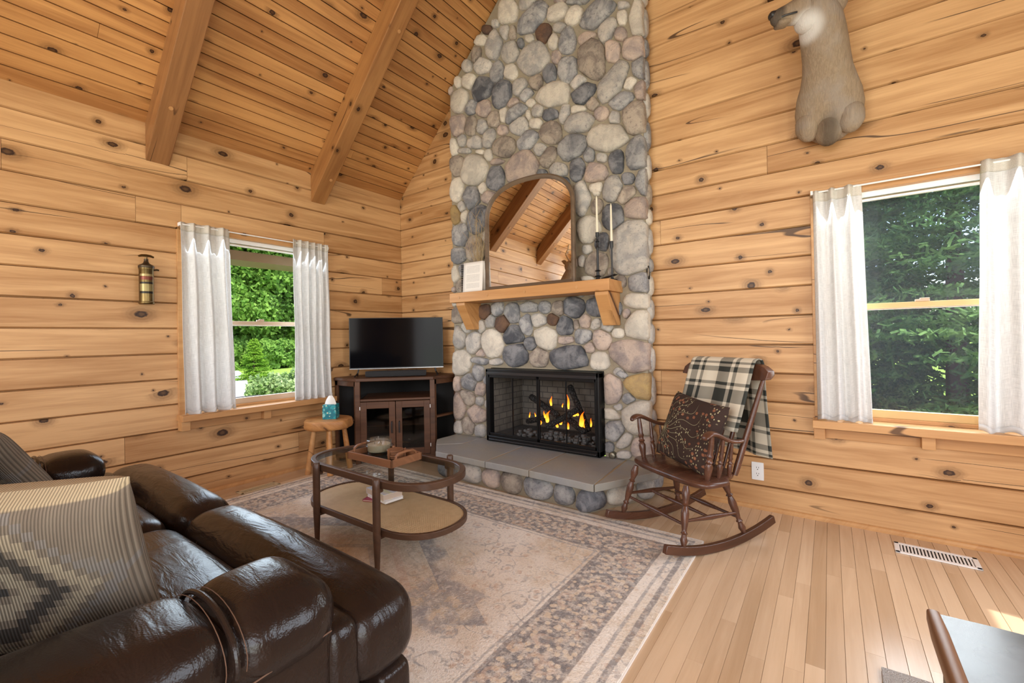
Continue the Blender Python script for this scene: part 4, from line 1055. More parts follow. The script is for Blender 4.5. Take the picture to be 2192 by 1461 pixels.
# local frame: x along the front, y towards the corner, z up
HT = .787
top = [(-.345, -.012), (.345, -.012), (.585, .22), (.585, .265), (.03, .80), (-.03, .80), (-.585, .265), (-.585, .22)]
m = MB(); m.prism(top, HT-.028, HT); obj('top', m, M['dkwood'], tv_st, smooth=0, bevel=.004)
def tp(nm, boxes, mat, bev=.002, par=None):
    m = MB()
    for a, b in boxes: m.box(a, b)
    return obj(nm, m, mat, par or tv_st, smooth=0, bevel=bev)
for s in (-1, 1):
    tp('post', [((s*.335-.022, 0, .0115 if s < 0 else 0), (s*.335+.022, .044, HT-.028))], M['dkwood'])
    # side wall running back to the wall, open shelves
    d = Vector((s*.235, .235, 0)); d2_ = d.normalized(); nrm = Vector((-d2_.y, d2_.x, 0))
    def side(nm, a, b, z0, z1, th=.018, mat=None):
        m = MB(); p0 = Vector((s*.345, .02, 0))+d2_*a; L = b-a
        mx = tilted(p0, d2_, Vector((0, 0, 1)), d2_.cross(Vector((0, 0, 1))))
        m.box((0, z0, -th/2), (L, z1, th/2), mx); return obj(nm, m, mat or M['dkwood'], tv_st, smooth=0, bevel=.002)
    side('side_rail', .0, .325, HT-.075, HT-.028); side('side_rail', .0, .325, 0.03, .09); side('side_stile', .285, .33, 0, HT-.028); side('side_stile', 0, .03, .03, HT-.028)
    side('side_shelf', .02, .30, .40, .418, .05)
bp = MB()
for s in (-1, 1): bp.prism([(s*.575, .262), (s*-.01, .80), (s*-.01, .76), (s*.545, .262)], .03, HT-.03)
obj('back_panel', bp, M['darkgap'], tv_st, smooth=0)
tp('bottom_shelf', [((-.335, .01, .05), (.335, .50, .07))], M['dkwood']); tp('inner_shelf', [((-.31, .05, .335), (.31, .48, .348))], M['dkwood']); tp('upper_shelf', [((-.335, .01, .575), (.335, .50, .595))], M['dkwood'])
tp('divider', [((-.325, .05, .05), (-.312, .5, .60)), ((.312, .05, .05), (.325, .5, .60))], M['darkgap'], 0)
M['doorglass'] = glass_mat('smoked_glass', (.55, .55, .55), .05, .05)
for s in (-1, 1):
    a, b = (-.311, -.003) if s < 0 else (.003, .311)
    d = tp('door', [((a, -.004, .075), (a+.055, .016, .57)), ((b-.055, -.004, .075), (b, .016, .57)), ((a+.055, -.004, .075), (b-.055, .016, .135)), ((a+.055, -.004, .51), (b-.055, .016, .57))], M['dkwood'])
    tp('pane', [((a+.05, .004, .13), (b-.05, .008, .515))], M['doorglass'], 0, d)
    hx = b-.03 if s < 0 else a+.03
    m = MB(); m.tube([(hx, -.004, .285), (hx, -.022, .29), (hx, -.026, .335), (hx, -.022, .38), (hx, -.004, .385)], .006, 8); obj('handle', m, M['iron'], d)
    for zz in (.14, .50): tp('hinge', [((a-.006 if s < 0 else b, -.006, zz), (a if s < 0 else b+.006, .0, zz+.03))], M['whitemetal'], 0, d)
# television on the stand
KT = .885*S2
tv = thing('television', 'flat black television standing on the corner stand', 'television', (KT*S2, -KT*S2, HT), rz=R45)
m = MB(); m.box((-.443, 0, .072), (.443, .018, .562)); m.box((-.30, .018, .10), (.30, .05, .40)); obj('body', m, M['plastic'], tv, smooth=0, bevel=.003)
m = MB(); m.box((-.437, -.0015, .084), (.437, .0, .557)); obj('screen', m, M['tvblack'], tv, smooth=0)
m = MB(); m.box((-.443, -.004, .070), (.443, .002, .076)); obj('lower_bezel', m, plain('silver_edge', (.35, .35, .36), .3, .9), tv, smooth=0)
for s in (-1, 1):
    m = MB(); m.tube([(s*.36, .008, .075), (s*.37, .008, .03), (s*.385, -.07, .004)], .007, 8); m.tube([(s*.37, .008, .03), (s*.385, .085, .004)], .007, 8); obj('foot', m, M['plastic'], tv)
sb = thing('soundbar', 'slim black soundbar lying in front of the television', 'soundbar', (KT*S2+.10*S2, -KT*S2-.10*S2, HT), rz=R45)
m = MB(); m.rbox((0, 0, .03), (.56, .07, .056), .01, 5); obj('body', m, M['plastic'], sb)
m = MB(); m.rbox((0, -.034, .03), (.55, .006, .048), .003, 4); obj('grille', m, plain('grille_cloth', (.02, .02, .021), .9, bump=(400, .3, .002)), sb)

# ------------------------------------------------------------------ live edge stool and tissue box
M['burl'] = wood('burl_slab', (.58, .29, .10), (.36, .15, .045), (.16, .07, .025), knots=.45, ksize=.7, cell=(.12, .09), cracks=False, rough=.4, grain=1.2, halo=.6)
st = thing('live_edge_stool', 'small rustic stool with a thick live edge slab seat', 'stool', (.305, -1.085, 0))
n = 40; rings = []
def slabr(a): return .192*(1+.05*math.sin(3*a+.6)+.04*math.sin(5*a+1.9)+.02*math.sin(9*a))
for sc_, z in ((.93, .385), (1.0, .392), (1.03, .41), (1.0, .435), (1.01, .452), (.985, .462), (.9, .464)):
    rings.append([(slabr(2*PI*k/n)*sc_*math.cos(2*PI*k/n)+.004*math.sin(k*2.3+z*90), slabr(2*PI*k/n)*sc_*math.sin(2*PI*k/n), z) for k in range(n)])
m = MB(); m.loft(rings); obj('seat', m, M['burl'], st, smooth=50)
for a, b in (((-.05, -.10), (-.09, -.145)), ((.09, -.05), (.15, -.085)), ((.05, .11), (.08, .15)), ((-.10, .06), (-.15, .085))):
    m = MB(); m.spindle((b[0], b[1], .0115 if b[0] > 0 else 0), (a[0], a[1], .40), [(0, .024), (.3, .025), (.6, .023), (1, .019)], 10); obj('leg', m, M['trim'] if a[0] < 0 else M['burl'], st)
tb = thing('tissue_box', 'teal patterned cube tissue box standing on the stool', 'tissue box', (.325, -1.075, .464), rz=math.radians(42))
tm = NT('teal_print'); c = tm.coord('Object'); v = tm.voro(c, 38, 'F1', 'Distance'); n1 = tm.noise(c, 30, 2)
col = tm.mix(tm.step(v, .25, .5), (.02, .33, .36), (.01, .17, .22)); col = tm.mix(tm.step(tm.voro(tm.vm('ADD', c, (.31, .7, .2)), 30), .28, .16), col, (.55, .62, .45)); 
M['teal'] = tm.set(tm.mix(tm.step(n1, .6, .68), col, (.25, .55, .52)), .5)
m = MB(); m.rbox((0, 0, .062), (.112, .112, .124), .004, 4); obj('carton', m, M['teal'], tb)
m = MB(); m.loft([[(r*math.cos(2*PI*k/14)*(1+.15*math.sin(3*k)), .45*r*math.sin(2*PI*k/14), z) for k in range(14)] for r, z in ((.046, .120), (.042, .14), (.033, .165), (.022, .185), (.014, .196))]); obj('tissue', m, M['paper'], tb, smooth=60)

# ------------------------------------------------------------------ coffee table
ct = thing('coffee_table', 'oval coffee table with glass top and woven cane lower shelf', 'coffee table', (1.772, -1.642, .012))
M['tblwood'] = wood('table_walnut', (.095, .047, .026), (.048, .024, .014), (.02, .01, .006), knots=0, cracks=False, rough=.35, tint=.06)
def stadium(hl, hw, n=20, ex=2.25):
    pts = []
    cx = hl-hw*1.18
    for k in range(2*n):
        a = -PI/2+PI*k/(2*n-1)
        pts.append((cx+math.copysign(abs(math.cos(a))**(2/ex), math.cos(a))*hw*1.18, math.copysign(abs(math.sin(a))**(2/ex), math.sin(a))*hw))
    return pts+[(-x, -y) for x, y in pts]
def ring(o_, i_, z0, z1):
    n = len(o_); m = MB()
    vs = [(p[0], p[1], z0) for p in o_]+[(p[0], p[1], z1) for p in o_]+[(p[0], p[1], z1) for p in i_]+[(p[0], p[1], z0) for p in i_]
    fs = []
    for k in range(4):
        for i in range(n): j = (i+1) % n; k2 = (k+1) % 4; fs.append((k*n+i, k*n+j, k2*n+j, k2*n+i))
    m.add(vs, fs); return m
obj('top_rim', ring(stadium(.535, .238), stadium(.505, .208), .395, .432), M['tblwood'], ct, smooth=30, bevel=.004)
M['tableglass'] = glass_mat('table_glass', (.86, .9, .9), .07, .01)
m = MB(); m.prism(stadium(.509, .212), .420, .427); obj('glass_top', m, M['tableglass'], ct, smooth=0)
obj('shelf_rim', ring(stadium(.540, .240), stadium(.522, .222), .165, .195), M['tblwood'], ct, smooth=30, bevel=.003)
tm = NT('woven_cane'); x, y, _ = tm.xyz(tm.coord('Object'))
def lat(a): return tm.m('ABSOLUTE', tm.m('SUBTRACT', tm.m('FRACT', tm.m('MULTIPLY', a, 72.0)), .5))
dd = tm.m('SQRT', tm.m('ADD', tm.m('POWER', lat(x), 2), tm.m('POWER', lat(y), 2)))
strand = tm.step(dd, .20, .27)
b2 = tm.n('ShaderNodeBsdfPrincipled'); b2.inputs['Base Color'].default_value = (.50, .33, .16, 1); b2.inputs['Roughness'].default_value = .5
tm.link(tm.mix(tm.noise(tm.coord('Object'), 30, 3), (.52, .36, .19), (.70, .52, .30)), b2.inputs['Base Color'])
tr = tm.n('ShaderNodeBsdfTransparent'); ms = tm.n('ShaderNodeMixShader'); tm.link(strand, ms.inputs[0]); tm.link(tr.outputs[0], ms.inputs[1]); tm.link(b2.outputs[0], ms.inputs[2]); tm.link(ms.outputs[0], tm.out.inputs[0])
m = MB(); m.prism(stadium(.526, .226), .186, .189); obj('cane_shelf', m, tm.mat, ct, smooth=0)
for sx in (-1, 1):
    for sy in (-1, 1):
        m = MB(); m.lathe([(.001, 0), (.011, 0), (.0125, .01), (.019, .17), (.0195, .40), (.0185, .443), (.015, .447), (.001, .447)], 18, Matrix.Translation((sx*.266, sy*.258, 0))); obj('leg', m, M['tblwood'], ct)
    m = MB(); m.tube([(sx*.266, -.25, .155), (sx*.266, .25, .155)], .010, 10); obj('cross_bar', m, M['tblwood'], ct)
    m = MB(); m.tube([(sx*.266, -.25, .385), (sx*.266, -.225, .385)], .012, 10); m.tube([(sx*.266, .225, .385), (sx*.266, .25, .385)], .012, 10); obj('rim_support', m, M['tblwood'], ct)
TZ = .012+.427
# tray
M['tray'] = wood('tray_wood', (.27, .12, .055), (.15, .062, .028), (.08, .03, .015), knots=0, cracks=False, rough=.45)
ty = thing('serving_tray', 'wooden serving tray with loop handles and a black patterned base', 'tray', (1.712, -1.595, TZ), rz=math.radians(1))
m = MB(); tw_, td, th_ = .395, .225, .042
for a, b in (((-tw_/2, -td/2, 0), (tw_/2, -td/2+.012, th_)), ((-tw_/2, td/2-.012, 0), (tw_/2, td/2, th_)), ((-tw_/2, -td/2, 0), (-tw_/2+.012, td/2, th_)), ((tw_/2-.012, -td/2, 0), (tw_/2, td/2, th_))): m.box(a, b)
obj('rim', m, M['tray'], ty, smooth=0, bevel=.002)
tm = NT('black_tray_base'); v = tm.voro(tm.coord('Object'), 45, 'DISTANCE_TO_EDGE')
m = MB(); m.box((-tw_/2+.01, -td/2+.01, .003), (tw_/2-.01, td/2-.01, .010)); obj('base', m, tm.set(tm.mix(tm.step(v, .02, .06), (.10, .10, .10), (.008, .008, .008)), .25), ty, smooth=0)
for s in (-1, 1):
    x = s*(tw_/2-.012)
    m = MB(); m.sweep([(x, -.075, th_*.6), (x, -.07, th_+.012), (x, -.05, th_+.024), (x, 0, th_+.027), (x, .05, th_+.024), (x, .07, th_+.012), (x, .075, th_*.6)], [(-.006, -.007), (.006, -.007), (.006, .007), (-.006, .007)], up=(1, 0, 0)); obj('handle', m, M['tray'], ty, smooth=30, bevel=.003)
# candle jar
tm = NT('clear_ribbed_glass'); gl = tm.n('ShaderNodeBsdfGlass'); M['jarglass'] = glass_mat('jar_glass', (.86, .88, .88), .22, .06, .9)
cj = thing('jar_candle', 'ribbed clear glass jar candle of cream wax on the tray', 'candle', (1.617, -1.560, TZ+.0105))
m = MB(); n = 72
m.loft([[((r+(.0018 if k % 2 else 0))*math.cos(2*PI*k/n), (r+(.0018 if k % 2 else 0))*math.sin(2*PI*k/n), z) for k in range(n)] for r, z in ((.055, .0), (.066, .006), (.071, .03), (.073, .06), (.0735, .088), (.070, .090), (.069, .06), (.066, .02), (.055, .012))], cap=True); obj('jar', m, M['jarglass'], cj, smooth=60)
m = MB(); m.lathe([(.001, .013), (.053, .013), (.0645, .02), (.0675, .058), (.064, .060), (.001, .059)], 32); obj('wax_fill', m, plain('cream_wax', (.82, .69, .47), .5), cj)
for a in (0, 2.1, 4.2):
    m = MB(); m.tube([(.025*math.cos(a), .025*math.sin(a), .058), (.025*math.cos(a), .025*math.sin(a), .070)], .0012, 6); obj('wick', m, M['iron'], cj)
# coaster stack
for k in range(4):
    cs = thing('wood_coaster', ['acacia coaster lying at the bottom of the tray stack', 'acacia coaster second from the bottom of the tray stack', 'acacia coaster third from the bottom of the tray stack', 'topmost acacia coaster of the tray stack'][k], 'coaster', (1.778+.002*math.sin(k*2), -1.565+.002*math.cos(k*3), TZ+.0105+.0125*k), rz=k*.7, group='stacked coasters')
    m = MB(); m.lathe([(.001, 0), (.046, 0), (.049, .002), (.049, .010), (.046, .012), (.040, .011), (.001, .010)], 32); obj('disc', m, M['tray'], cs)
hl_ = thing('coaster_holder', 'low wooden ring holder round the coaster stack', 'coaster holder', (1.778, -1.565, TZ+.0105))
for a in (.6, 2.7, 4.8):
    m = MB(); m.box((.0525, -.006, 0), (.058, .006, .056), Matrix.Rotation(a, 4, 'Z')); obj('peg', m, M['tray'], hl_, smooth=0)
# books on the cane shelf
SZ = .012+.1895
def book(label, loc, rz, w, d, h, cov, pages):
    b = thing('paperback', label, 'book', loc, rz, group='books on the cane shelf')
    m = MB(); m.box((-w/2, -d/2, 0), (w/2, d/2, .002)); m.box((-w/2, -d/2, h-.002), (w/2, d/2, h)); m.box((-w/2, -d/2, 0), (-w/2+.002, d/2, h)); obj('cover', m, cov, b, smooth=0)
    m = MB(); m.box((-w/2+.002, -d/2+.002, .002), (w/2-.003, d/2-.002, h-.002)); obj('pages', m, pages, b, smooth=0)
    return b
tm = NT('pastel_cover'); c = tm.coord('Object'); nn = tm.noise(tm.vec(tm.m('MULTIPLY', tm.xyz(c)[0], 3.0), tm.m('MULTIPLY', tm.xyz(c)[1], 30.0)), 1, 2)
M['pastel'] = tm.set(tm.ramp(nn, [(.3, (.55, .60, .72)), (.5, (.78, .72, .70)), (.65, (.75, .70, .45))]), .4)
M['crimson'] = plain('crimson_cover', (.32, .012, .06), .4); M['whitecov'] = plain('white_cover', (.78, .76, .74), .4); M['pagetan'] = plain('page_edge', (.58, .46, .36), .9)
book('thin crimson booklet lowest on the cane shelf', (1.685, -1.60, SZ), math.radians(20), .17, .125, .010, M['crimson'], M['pagetan'])
book('white paperback in the middle of the cane shelf stack', (1.715, -1.595, SZ+.0105), math.radians(-6), .19, .12, .013, M['whitecov'], M['paper'])
book('thick pastel paperback on top of the cane shelf stack', (1.70, -1.59, SZ+.024), math.radians(-9), .20, .125, .034, M['pastel'], M['pagetan'])

# ------------------------------------------------------------------ rocking chair
RC = thing('rocking_chair', 'dark turned wood rocking chair with a plaid throw, facing the hearth corner', 'rocking chair', (3.12569, -.65788, 0), rz=-2.11679)
M['rock'] = wood('rocker_wood', (.115, .047, .026), (.055, .022, .012), (.02, .01, .006), knots=0, cracks=False, rough=.28, tint=.05, spec=.5)
def rz_at(u): return (u+.05)**2/(2*1.15)
for s in (-1, 1):
    us = np.linspace(.315, -.46, 22)
    m = MB(); m.sweep([(u, s*.245, rz_at(u)+.023) for u in us], [(-.014, -.022), (.014, -.022), (.014, .022), (-.014, .022)]); obj('rocker', m, M['rock'], RC, smooth=30, bevel=.004)
    for (a, b) in (((.125, s*.200, .352), (.195, s*.245, rz_at(.195)+.04)), ((-.155, s*.180, .352), (-.235, s*.243, rz_at(-.235)+.04))):
        m = MB(); m.spindle(b, a, [(0, .010), (.03, .012), (.10, .019), (.16, .014), (.20, .012), (.22, .018), (.25, .012), (.29, .013), (.42, .019), (.55, .021), (.62, .016), (.66, .012), (.68, .019), (.71, .012), (.76, .015), (.86, .022), (.94, .017), (1, .013)], 14); obj('leg', m, M['rock'], RC)
    m = MB(); m.spindle((.17, s*.226, .185), (-.21, s*.226, .165), [(0, .007), (.2, .009), (.5, .014), (.8, .009), (1, .007)], 10); obj('stretcher', m, M['rock'], RC)
for u, z in ((.165, .165), (-.2, .145)):
    m = MB(); m.spindle((u, -.228, z), (u, .228, z), [(0, .007), (.25, .009), (.5, .015), (.75, .009), (1, .007)], 10); obj('stretcher', m, M['rock'], RC)
m = MB(); m.spindle((.0, -.226, .178), (.0, .226, .178), [(0, .007), (.5, .013), (1, .007)], 10); obj('stretcher', m, M['rock'], RC)
# seat with a rolled front
ol = []
for k in range(48):
    a = 2*PI*k/48; c_, s_ = math.cos(a), math.sin(a)
    u = math.copysign(abs(c_)**.62, c_)*(.125 if c_ > 0 else .235)-.005; w = math.copysign(abs(s_)**.55, s_)*(.300 if c_ > -.2 else .26)
    ol.append((u, w))
m = MB(); rings = []
for sc_, z in ((.93, .345), (1.0, .354), (1.01, .365), (.985, .376), (.93, .38)):
    rings.append([(p[0]*sc_, p[1]*sc_, z+(.0 if p[0] > -.1 else .006)) for p in ol])
m.loft(rings); obj('seat', m, M['rock'], RC, smooth=50)
ARM = [(-.225, .262, .565), (-.17, .268, .562), (-.11, .274, .572), (-.05, .281, .598), (.0, .286, .622), (.04, .288, .634), (.075, .288, .622), (.088, .288, .604)]
sp_prof = [(0, .009), (.05, .011), (.2, .015), (.32, .017), (.38, .011), (.42, .016), (.46, .011), (.5, .011), (.55, .015), (.60, .011), (.75, .012), (.9, .010), (1, .008)]
for s in (-1, 1):
    pts = [(a, s*b, c) for a, b, c in ARM]
    m = MB(); rings = []
    for i, p in enumerate(pts):
        w = (.016, .018, .019, .021, .026, .030, .028, .018)[i]; t_ = (.011, .012, .012, .013, .014, .015, .014, .008)[i]
        rings.append([(p[0], p[1]+w*math.cos(2*PI*k/14), p[2]+t_*math.sin(2*PI*k/14)) for k in range(14)])
    m.loft(rings); obj('arm', m, M['rock'], RC, smooth=60, sub=1)
    for (ut, ub, q) in ((.03, .03, 1.25), (-.055, -.05, .9), (-.125, -.125, .85)):
        zt = float(np.interp(ut, [p[0] for p in ARM], [p[2] for p in ARM]))-.008; yt = float(np.interp(ut, [p[0] for p in ARM], [p[1] for p in ARM]))
        m = MB(); m.spindle((ub, s*.247, .376), (ut, s*yt, zt), [(t_, r*q) for t_, r in sp_prof], 12); obj('arm_spindle', m, M['rock'], RC)
    m = MB(); m.spindle((-.195, s*.225, .37), (-.385, s*.268, .90), [(0, .014), (.08, .017), (.3, .0165), (.6, .015), (.9, .012), (1, .010)], 12); obj('back_post', m, M['rock'], RC)
for w in (-.15, -.075, 0, .075, .15):
    m = MB(); m.spindle((-.21, w*.9, .375), (-.387, w*1.1, .90), [(0, .008), (.2, .010), (.4, .013), (.7, .009), (1, .007)], 10); obj('back_spindle', m, M['rock'], RC)
m = MB(); rings = []
for k in range(21):
    q = -1+2*k/20; w = q*.302; dep = -.02*q*q+.0
    h0 = .865+.018*q*q; h1 = .968-.012*q*q-(.03*max(0, abs(q)-.86)/.14); th = .013+.010*max(0, abs(q)-.8)/.2
    uc = -.372-.012*(1-q*q)
    rings.append([(uc+th-.0, w, h0), (uc+th-.022, w, h1), (uc-th-.026, w, h1+.004), (uc-th-.03, w, h1-.02), (uc-th-.0, w, h0)])
m.loft(rings); obj('crest_rail', m, M['rock'], RC, smooth=60, bevel=.003)
# plaid throw over the back
tm = NT('plaid_wool'); u, v, _ = tm.xyz(tm.coord('UV'))
def bands(a, lst):
    tot = None
    for c0, hw in lst:
        s_ = tm.step(tm.m('ABSOLUTE', tm.m('SUBTRACT', a, c0)), hw+.003, hw-.003)
        tot = s_ if tot is None else tm.m('MAXIMUM', tot, s_)
    return tot
fu = tm.m('FRACT', tm.m('MULTIPLY', u, 1.12)); fv = tm.m('FRACT', tm.m('MULTIPLY', v, 3.3))
du = bands(fu, [(.13, .055), (.27, .028), (.66, .115), (.86, .03)]); dv = bands(fv, [(.12, .05), (.25, .022), (.62, .125), (.84, .03)])
wv = tm.noise(tm.vec(tm.m('MULTIPLY', u, 900), tm.m('MULTIPLY', v, 2400)), 1, 1)
both = tm.m('MULTIPLY', du, dv); one = tm.m('MAXIMUM', du, dv)
col = tm.mix(tm.m('MULTIPLY', one, tm.m('ADD', .35, tm.m('MULTIPLY', wv, .5))), (.66, .60, .47), (.022, .028, .026)); col = tm.mix(tm.m('MULTIPLY', both, .9), col, (.016, .021, .020))
M['plaid'] = tm.set(col, .95, 0, .1)
PATH = [(-.222, .60), (-.262, .70), (-.300, .80), (-.332, .89), (-.352, .945), (-.372, .985), (-.402, .995), (-.432, .985), (-.447, .95), (-.450, .88), (-.455, .76), (-.463, .65), (-.470, .54), (-.475, .43)]
PL = np.cumsum([0]+[math.dist(a, b) for a, b in zip(PATH[:-1], PATH[1:])]); PL = PL/PL[-1]
def pth(q): return float(np.interp(q, PL, [p[0] for p in PATH])), float(np.interp(q, PL, [p[1] for p in PATH]))
def thr(a, b):
    uu, zz = pth(b); wdt = -.225+.455*a
    back = max(0, (b-.55)/.45)
    wdt = wdt+.02*back*a
    rip = (.006+.012*back)*math.sin(9*a+3*b)+.004*math.sin(21*a+1)
    return (uu+rip*(1 if b < .42 else -1)*(.4 if .35 < b < .55 else 1)+.004, wdt, zz)
bl = thing('plaid_throw', 'black and cream plaid throw draped over the rocking chair back', 'blanket', (3.12569, -.65788, 0), rz=-2.11679)
m = MB(); m.grid(40, 90, thr); obj('cloth', m, M['plaid'], bl, smooth=180, solid=.005)
# cushion with stitched stems
def pillow(w, h, t, n=26, seed=0, sag=0.0):
    m = MB(); rr = random.Random(seed)
    def f(sg):
        def g(a, b):
            x, y = 2*a-1, 2*b-1
            e = (1-abs(x)**4)*(1-abs(y)**4)
            px = x*(w/2)*(1-.055*(1-y*y)*abs(x)**3); py = y*(h/2)*(1-.055*(1-x*x)*abs(y)**3)
            th = t/2*(max(0, e)**.45)+.012*math.sin(4*x+seed)*math.sin(3*y+1)*e
            return (px, py-sag*(1-x*x)*max(0, y), sg*th)
        return g
    m.grid(n, n, f(1)); m.grid(n, n, f(-1)); return m
tm = NT('embroidered_brown'); u, v, _ = tm.xyz(tm.coord('UV'))
dark = (.045, .028, .022)
ox, oy = tm.m('SUBTRACT', u, .12), tm.m('SUBTRACT', v, .42)
ang = tm.m('ARCTAN2', oy, ox); rad = tm.m('SQRT', tm.m('ADD', tm.m('POWER', ox, 2), tm.m('POWER', oy, 2)))
wig = tm.m('MULTIPLY', tm.m('SINE', tm.m('MULTIPLY', rad, 14.0)), .12)
spk = tm.m('ABSOLUTE', tm.m('SUBTRACT', tm.m('FRACT', tm.m('MULTIPLY', tm.m('ADD', ang, wig), 3.3)), .5))
stem = tm.m('MULTIPLY', tm.step(tm.m('MULTIPLY', spk, rad), .011, .006), tm.step(rad, .72, .60))
lv = tm.voro(tm.vec(u, tm.m('MULTIPLY', v, .6)), 24, 'F1', 'Distance', '2D'); lv2 = tm.voro(tm.vec(tm.m('ADD', u, .37), tm.m('ADD', v, .11)), 9, 'F1', 'Distance', '2D')
dots = tm.m('MULTIPLY', tm.step(lv, .20, .13), tm.step(tm.noise(tm.vec(u, v), 4, 1), .47, .55))
flw = tm.m('MULTIPLY', tm.step(tm.m('ADD', lv2, tm.m('MULTIPLY', tm.m('SUBTRACT', tm.noise(tm.vec(u, v), 60, 1), .5), .2)), .22, .15), tm.step(tm.noise(tm.vec(u, v, 3.0), 3, 1), .46, .52))
col = tm.mix(stem, dark, (.32, .29, .17)); col = tm.mix(dots, col, (.40, .35, .20)); col = tm.mix(tm.m('MULTIPLY', flw, .8), col, (.26, .105, .055))
tm.bump(tm.m('MAXIMUM', stem, tm.m('MAXIMUM', dots, flw)), .5, .003)
M['embro'] = tm.set(col, .9, 0, .1)
Rz = Matrix.Rotation(-2.11679, 4, 'Z')
cu = thing('brown_cushion', 'dark brown cushion embroidered with stems, propped on the rocking chair', 'cushion')
# local pillow: x sideways, y up, z front; leaned back against the chair
lean = math.radians(20)
fx = Matrix.Translation((3.12569, -.65788, 0)) @ Rz @ tilted((-.085, .025, .385+.195), (0, 1, 0), (-math.sin(lean), 0, math.cos(lean)), (math.cos(lean), 0, math.sin(lean)))
cu.matrix_basis = fx @ Matrix.Rotation(math.radians(-7), 4, 'Z')
obj('cover', pillow(.40, .40, .125, seed=3), M['embro'], cu, smooth=180, fixn=False)

# ------------------------------------------------------------------ reclining leather sofa (arms along y, faces the hearth)
tm = NT('dark_leather'); c = tm.coord('Object')
n1 = tm.noise(c, 4.5, 3, .5, .6); n2 = tm.voro(c, 260, 'F1'); n3 = tm.noise(tm.vec(tm.m('MULTIPLY', tm.xyz(c)[0], 5), tm.m('MULTIPLY', tm.xyz(c)[1], 22), tm.m('MULTIPLY', tm.xyz(c)[2], 12)), 1, 3, .6, .8)
tm.bump(tm.m('ADD', tm.m('MULTIPLY', n1, .8), tm.m('ADD', tm.m('MULTIPLY', n2, .035), tm.m('MULTIPLY', n3, .6))), .5, .014)
M['leather'] = tm.set(tm.mix(n1, (.012, .0075, .006), (.024, .014, .010)), tm.m('ADD', .15, tm.m('MULTIPLY', n1, .20)), 0, .27)
M['thread'] = plain('tan_stitching', (.12, .06, .033), .7)
so = thing('leather_sofa', 'dark brown leather reclining sofa with puffed arms and tan stitching', 'sofa', (1.80, -2.85, 0))
def sp_(nm, c, size, r, n=10, bulge=(0, 0, 0), par=None, m_=None):
    m = MB(); m.rbox((0, 0, 0), size, r, n, bulge, m_); return obj(nm, m, M['leather'], par or so, smooth=180, loc=(c[0]-1.80, c[1]+2.85, c[2]), sub=1)
AX = (.83, 2.80)
for ax in AX:
    s = 1 if ax > 1.5 else -1
    a = sp_('arm_panel', (ax+s*.01, -3.10, .27), (.20, .90, .46), .05)
    # padded arm top in two puffs with a seam band between them
    for y0, y1, zt, b in ((-2.665, -2.905, .525, .02), (-2.885, -3.58, .535, .02)):
        p = sp_('arm_pad', (ax, (y0+y1)/2, zt), (.285, abs(y1-y0), .155), .07, 12, (.012, .006, b))
    m = MB(); pts = [(ax-1.80+.146*math.cos(t_), -2.893+2.85, .535+.083*math.sin(t_)) for t_ in np.linspace(-.25, PI+.25, 20)]
    m.tube(pts, .006, 8); obj('seam_welt', m, M['leather'], so)
    for dy in (-.018, .018):
        m = MB(); m.tube([(p[0], p[1]+dy, p[2]+.0015) for p in pts], .0009, 6); obj('stitching', m, M['thread'], so)
    m = MB(); m.tube([(ax-1.80+s*.142, y+2.85, .50-.035*math.sin((y+2.66)*-2)) for y in np.linspace(-2.70, -3.4, 24)], .0018, 6); obj('stitching', m, M['thread'], so)
for k, (x0, x1) in enumerate(((.97, 1.795), (1.805, 2.66))):
    cx = (x0+x1)/2; w = x1-x0
    sp_('seat_cushion', (cx, -3.00, .375), (w, .70, .19), .07, 12, (0, .01, .03))
    sp_('back_cushion', (cx, -3.47, .66), (w, .18, .56), .07, 10, (0, .01, .02))
for x0, x1 in ((.70, 1.785), (1.79, 2.93)):
    cx = (x0+x1)/2; w = x1-x0
    f = sp_('footrest', (cx, -2.525, .375), (w, .225, .215), .085, 14, (0, .012, .025))
    sp_('front_panel', (cx, -2.495, .165), (w*.97, .13, .25), .045, 8, (0, .01, 0))
    for xs in (x0+.20, x1-.24 if x1 < 2 else x1-.30):
        m = MB(); m.tube([(xs-1.80, -2.525+2.85+.121*math.cos(t_), .378+.118*math.sin(t_)) for t_ in np.linspace(.05, PI-.25, 20)], .0022, 6); obj('stitching', m, M['thread'], so)
sp_('base', (1.80, -3.06, .14), (1.95, .96, .20), .03, 6)
sp_('back_frame', (1.80, -3.62, .50), (2.24, .16, .86), .06, 8)
sp_('arm_front_panel', (2.83, -2.64, .27), (.17, .10, .40), .045, 8)
sp_('arm_front_panel', (.80, -2.64, .27), (.17, .10, .40), .045, 8)
for x in (.78, 2.82):
    for y in (-2.62, -3.4):
        m = MB(); m.lathe([(.001, 0), (.02, 0), (.024, .05), (.001, .05)], 12, Matrix.Translation((x-1.80, y+2.85, .0115 if y > -3 else 0))); obj('foot', m, M['plastic'], so)
